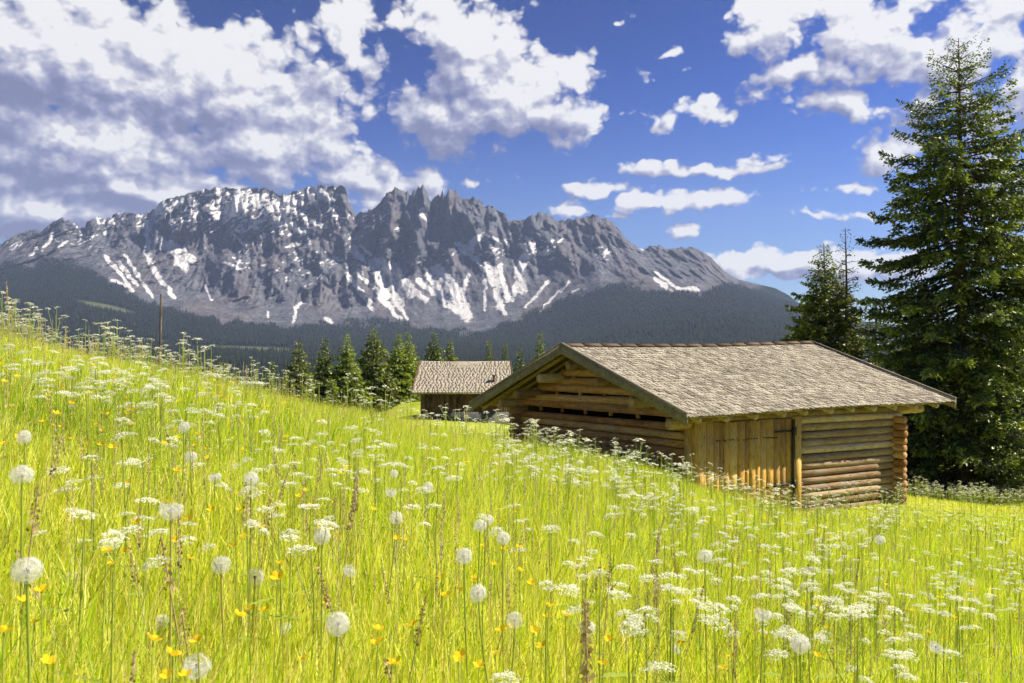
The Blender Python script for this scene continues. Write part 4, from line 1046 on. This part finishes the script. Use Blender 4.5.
# ------------------------------------------------------------ sky, clouds, sun
SAZ=math.atan2(.985,.12); SEL=math.radians(48)
def world():
    w=bpy.data.worlds.new('World'); SC.world=w; w.use_nodes=True; w.node_tree.nodes.clear(); t=NT(w.node_tree)
    geo=t.new('ShaderNodeTexCoord').outputs['Generated']
    sky=t.new('ShaderNodeTexSky'); sky.sky_type='NISHITA'; sky.sun_disc=False; sky.sun_elevation=SEL; sky.sun_rotation=SAZ; sky.altitude=2000; sky.air_density=.9; sky.dust_density=.3; sky.ozone_density=4
    gm=t.new('ShaderNodeGamma'); t.l.new(t.vmath('MULTIPLY',sky.outputs[0],(.22,.235,.25)),gm.inputs[0]); gm.inputs[1].default_value=2.15; graded=t.vmath('MULTIPLY',gm.outputs[0],(2.9,2.9,2.75))
    
    nrm=t.vmath('NORMALIZE',geo)
    sep=t.new('ShaderNodeSeparateXYZ'); t.l.new(nrm,sep.inputs[0])
    az=t.math('ARCTAN2',sep.outputs[0],sep.outputs[1]); el=t.math('ARCSINE',sep.outputs[2])
    hsv=t.mix(t.mr(el,.0,.34,smooth=True),t.vmath('MULTIPLY',sky.outputs[0],(.80,.70,.60)),graded)
    cb=t.new('ShaderNodeCombineXYZ'); t.l.new(az,cb.inputs[0]); t.l.new(el,cb.inputs[1])
    # density group, evaluated twice (here and a step towards the sun) to light the clouds
    B=[# px,py,a,b,strength
     (60,60,190,85,1.0),(230,85,150,70,.95),(80,150,210,62,1.15),(250,150,150,42,.9),(345,45,48,52,.75),(300,110,70,55,.7),(30,212,190,45,1.15),(150,195,150,34,1.),(360,172,60,24,.8),(-60,120,150,150,1.),
     (470,45,62,52,.95),(445,15,55,28,.8),(505,90,85,48,1.05),(540,115,62,38,.95),(430,115,60,42,.85),(560,75,42,26,.8),(400,190,58,32,.95),(425,180,22,17,.8),(380,205,45,18,.8),
     (690,118,48,16,1.0),(635,117,48,12,.5),(600,182,85,13,.95),(700,166,120,11,.9),(760,155,60,9,.5),(670,200,68,17,1.05),(745,196,48,14,.8),(560,205,38,15,.82),(620,215,40,9,.6),(690,238,30,13,.72),(751,241,11,7,.6),
     (782,20,55,40,.8),(870,30,80,50,.82),(960,60,90,70,.9),(800,78,60,17,.8),(845,105,62,17,.8),(900,150,70,28,.66),(870,185,60,9,.66),(770,90,40,26,.5),(790,272,130,17,1.15),(900,258,110,26,1.1),(742,20,16,9,.72),(474,183,11,7,.7),(1000,180,60,80,.7),(1080,100,120,140,.9),(835,215,60,6,.5),(620,20,10,6,.5),(665,55,18,5,.45),(660,75,25,6,.4)]
    g=bpy.data.node_groups.new('cloud_density','ShaderNodeTree'); g.interface.new_socket('P',in_out='INPUT',socket_type='NodeSocketVector'); g.interface.new_socket('D',in_out='OUTPUT',socket_type='NodeSocketFloat'); g.interface.new_socket('A',in_out='OUTPUT',socket_type='NodeSocketFloat')
    q=NT(g); gi=q.new('NodeGroupInput'); go=q.new('NodeGroupOutput'); p=gi.outputs[0]
    wv=q.noise(p,9,3,.5,out='Color',dim='2D'); p2=q.vmath('ADD',p,q.vmath('MULTIPLY',q.vmath('SUBTRACT',wv,(.5,.5,.5)),(.09,.05,0)))
    wv=q.noise(p,34,2,.5,out='Color',dim='2D'); p2=q.vmath('ADD',p2,q.vmath('MULTIPLY',q.vmath('SUBTRACT',wv,(.5,.5,.5)),(.03,.018,0)))
    acc=None
    for bi,(px,py,a,b,s) in enumerate(B):
        s=s*(1.5 if bi<10 else 1.25 if bi<19 else 1.2 if px>770 and py<190 else 1.0)
        A=math.atan((px-512)/F); E=math.atan((YH-py)/math.hypot(F,px-512)); ca=math.cos(A)
        d=q.vmath('SUBTRACT',p2,(A,E,0)); d=q.vmath('MULTIPLY',d,(F/(a*1.12*ca*ca),F/(b*1.12*ca),0)); l=q.vmath('LENGTH',d,out=1)
        v=q.math('MULTIPLY_ADD',l,-s*1.25,s*1.25+.06)
        if acc is None: acc=v
        else: acc=q.math('SMOOTH_MAX',acc,v,.18)
    st=q.vmath('MULTIPLY',p,(1,1.9,1))
    n=q.noise(st,6.5,9,.6,dim='2D'); vo=q.new('ShaderNodeTexVoronoi',voronoi_dimensions='2D'); vo.feature='SMOOTH_F1'; vo.inputs['Scale'].default_value=17; vo.inputs['Smoothness'].default_value=.5; vo.inputs['Detail'].default_value=3; vo.inputs['Roughness'].default_value=.62
    wv2=q.noise(p,60,1,.5,out='Color',dim='2D'); q.l.new(q.vmath('ADD',q.vmath('MULTIPLY',p,(1,1.35,1)),q.vmath('MULTIPLY',q.vmath('SUBTRACT',wv2,(.5,.5,.5)),(.012,.012,0))),vo.inputs['Vector'])
    puff=q.math('SUBTRACT',.56,vo.outputs['Distance'])
    tot=q.math('ADD',acc,q.math('ADD',q.math('MULTIPLY',q.math('SUBTRACT',n,.5),.85),q.math('MULTIPLY',puff,.95)))
    q.l.new(tot,go.inputs[0]); q.l.new(acc,go.inputs[1])
    def D(vec):
        n=t.new('ShaderNodeGroup'); n.node_tree=g; t.l.new(vec,n.inputs[0]); return n.outputs
    d0=D(cb.outputs[0]); d1=D(t.vmath('ADD',cb.outputs[0],(.007,.011,0))); d2=D(t.vmath('ADD',cb.outputs[0],(.03,.06,0)))
    A0=d0[1]; A2=d2[1]; d0=d0[0]; d1=d1[0]; d2=d2[0]; rel=t.math('SUBTRACT',d0,d1); rel2=t.math('SUBTRACT',d0,d2); rel3=t.math('SUBTRACT',A0,A2)
    alpha=t.mr(d0,.0,.42,smooth=True)
    thick=t.mr(d0,.45,1.3)
    lf=t.noise(cb.outputs[0],5.5,4,.6,dim='2D')
    lit=t.math('ADD',t.math('ADD',t.math('MULTIPLY',rel,.85),t.math('MULTIPLY',rel2,.16)),t.math('ADD',t.math('MULTIPLY',rel3,.34),t.math('MULTIPLY',t.math('SUBTRACT',lf,.5),.8)))
    lit=t.math('ADD',t.math('SUBTRACT',.49,t.math('MULTIPLY',thick,.09)),lit,clamp=True)
    ccol=t.ramp(lit,[(0,(1.35,1.45,2.4)),(.28,(1.9,2.0,3.1)),(.52,(2.9,2.95,3.8)),(.75,(4.1,4.1,4.6)),(1,(6.1,6.0,5.9))])
    # colours of the cloud are in the sky's own units (multiplied by the same strength)
    col=t.mix(t.math('MULTIPLY',alpha,.96),hsv,ccol)
    bg=t.new('ShaderNodeBackground'); t.l.new(col,bg.inputs[0]); bg.inputs[1].default_value=.08
    o=t.new('ShaderNodeOutputWorld'); t.l.new(bg.outputs[0],o.inputs[0])
    w.cycles.sampling_method='MANUAL'; w.cycles.sample_map_resolution=512
world()
sl=bpy.data.lights.new('sun','SUN'); sl.energy=4.9; sl.angle=math.radians(.53); sl.color=(1,.92,.78)
so=bpy.data.objects.new('sun',sl); COL.objects.link(so)
dsun=Vector((math.sin(SAZ)*math.cos(SEL),math.cos(SAZ)*math.cos(SEL),math.sin(SEL)))
so.rotation_euler=dsun.to_track_quat('Z','Y').to_euler(); so.location=(30,-10,40)

# ------------------------------------------------------------ render settings
vs=SC.view_settings; vs.view_transform='Standard'; vs.look='None'; vs.gamma=1; vs.exposure=1.02
c=SC.cycles; c.max_bounces=6; c.diffuse_bounces=3; c.glossy_bounces=2; c.transmission_bounces=4; c.transparent_max_bounces=12; c.volume_bounces=0
c.use_denoising=True; c.use_adaptive_sampling=True; c.adaptive_threshold=.03; c.sample_clamp_indirect=6; c.caustics_reflective=False; c.caustics_refractive=False
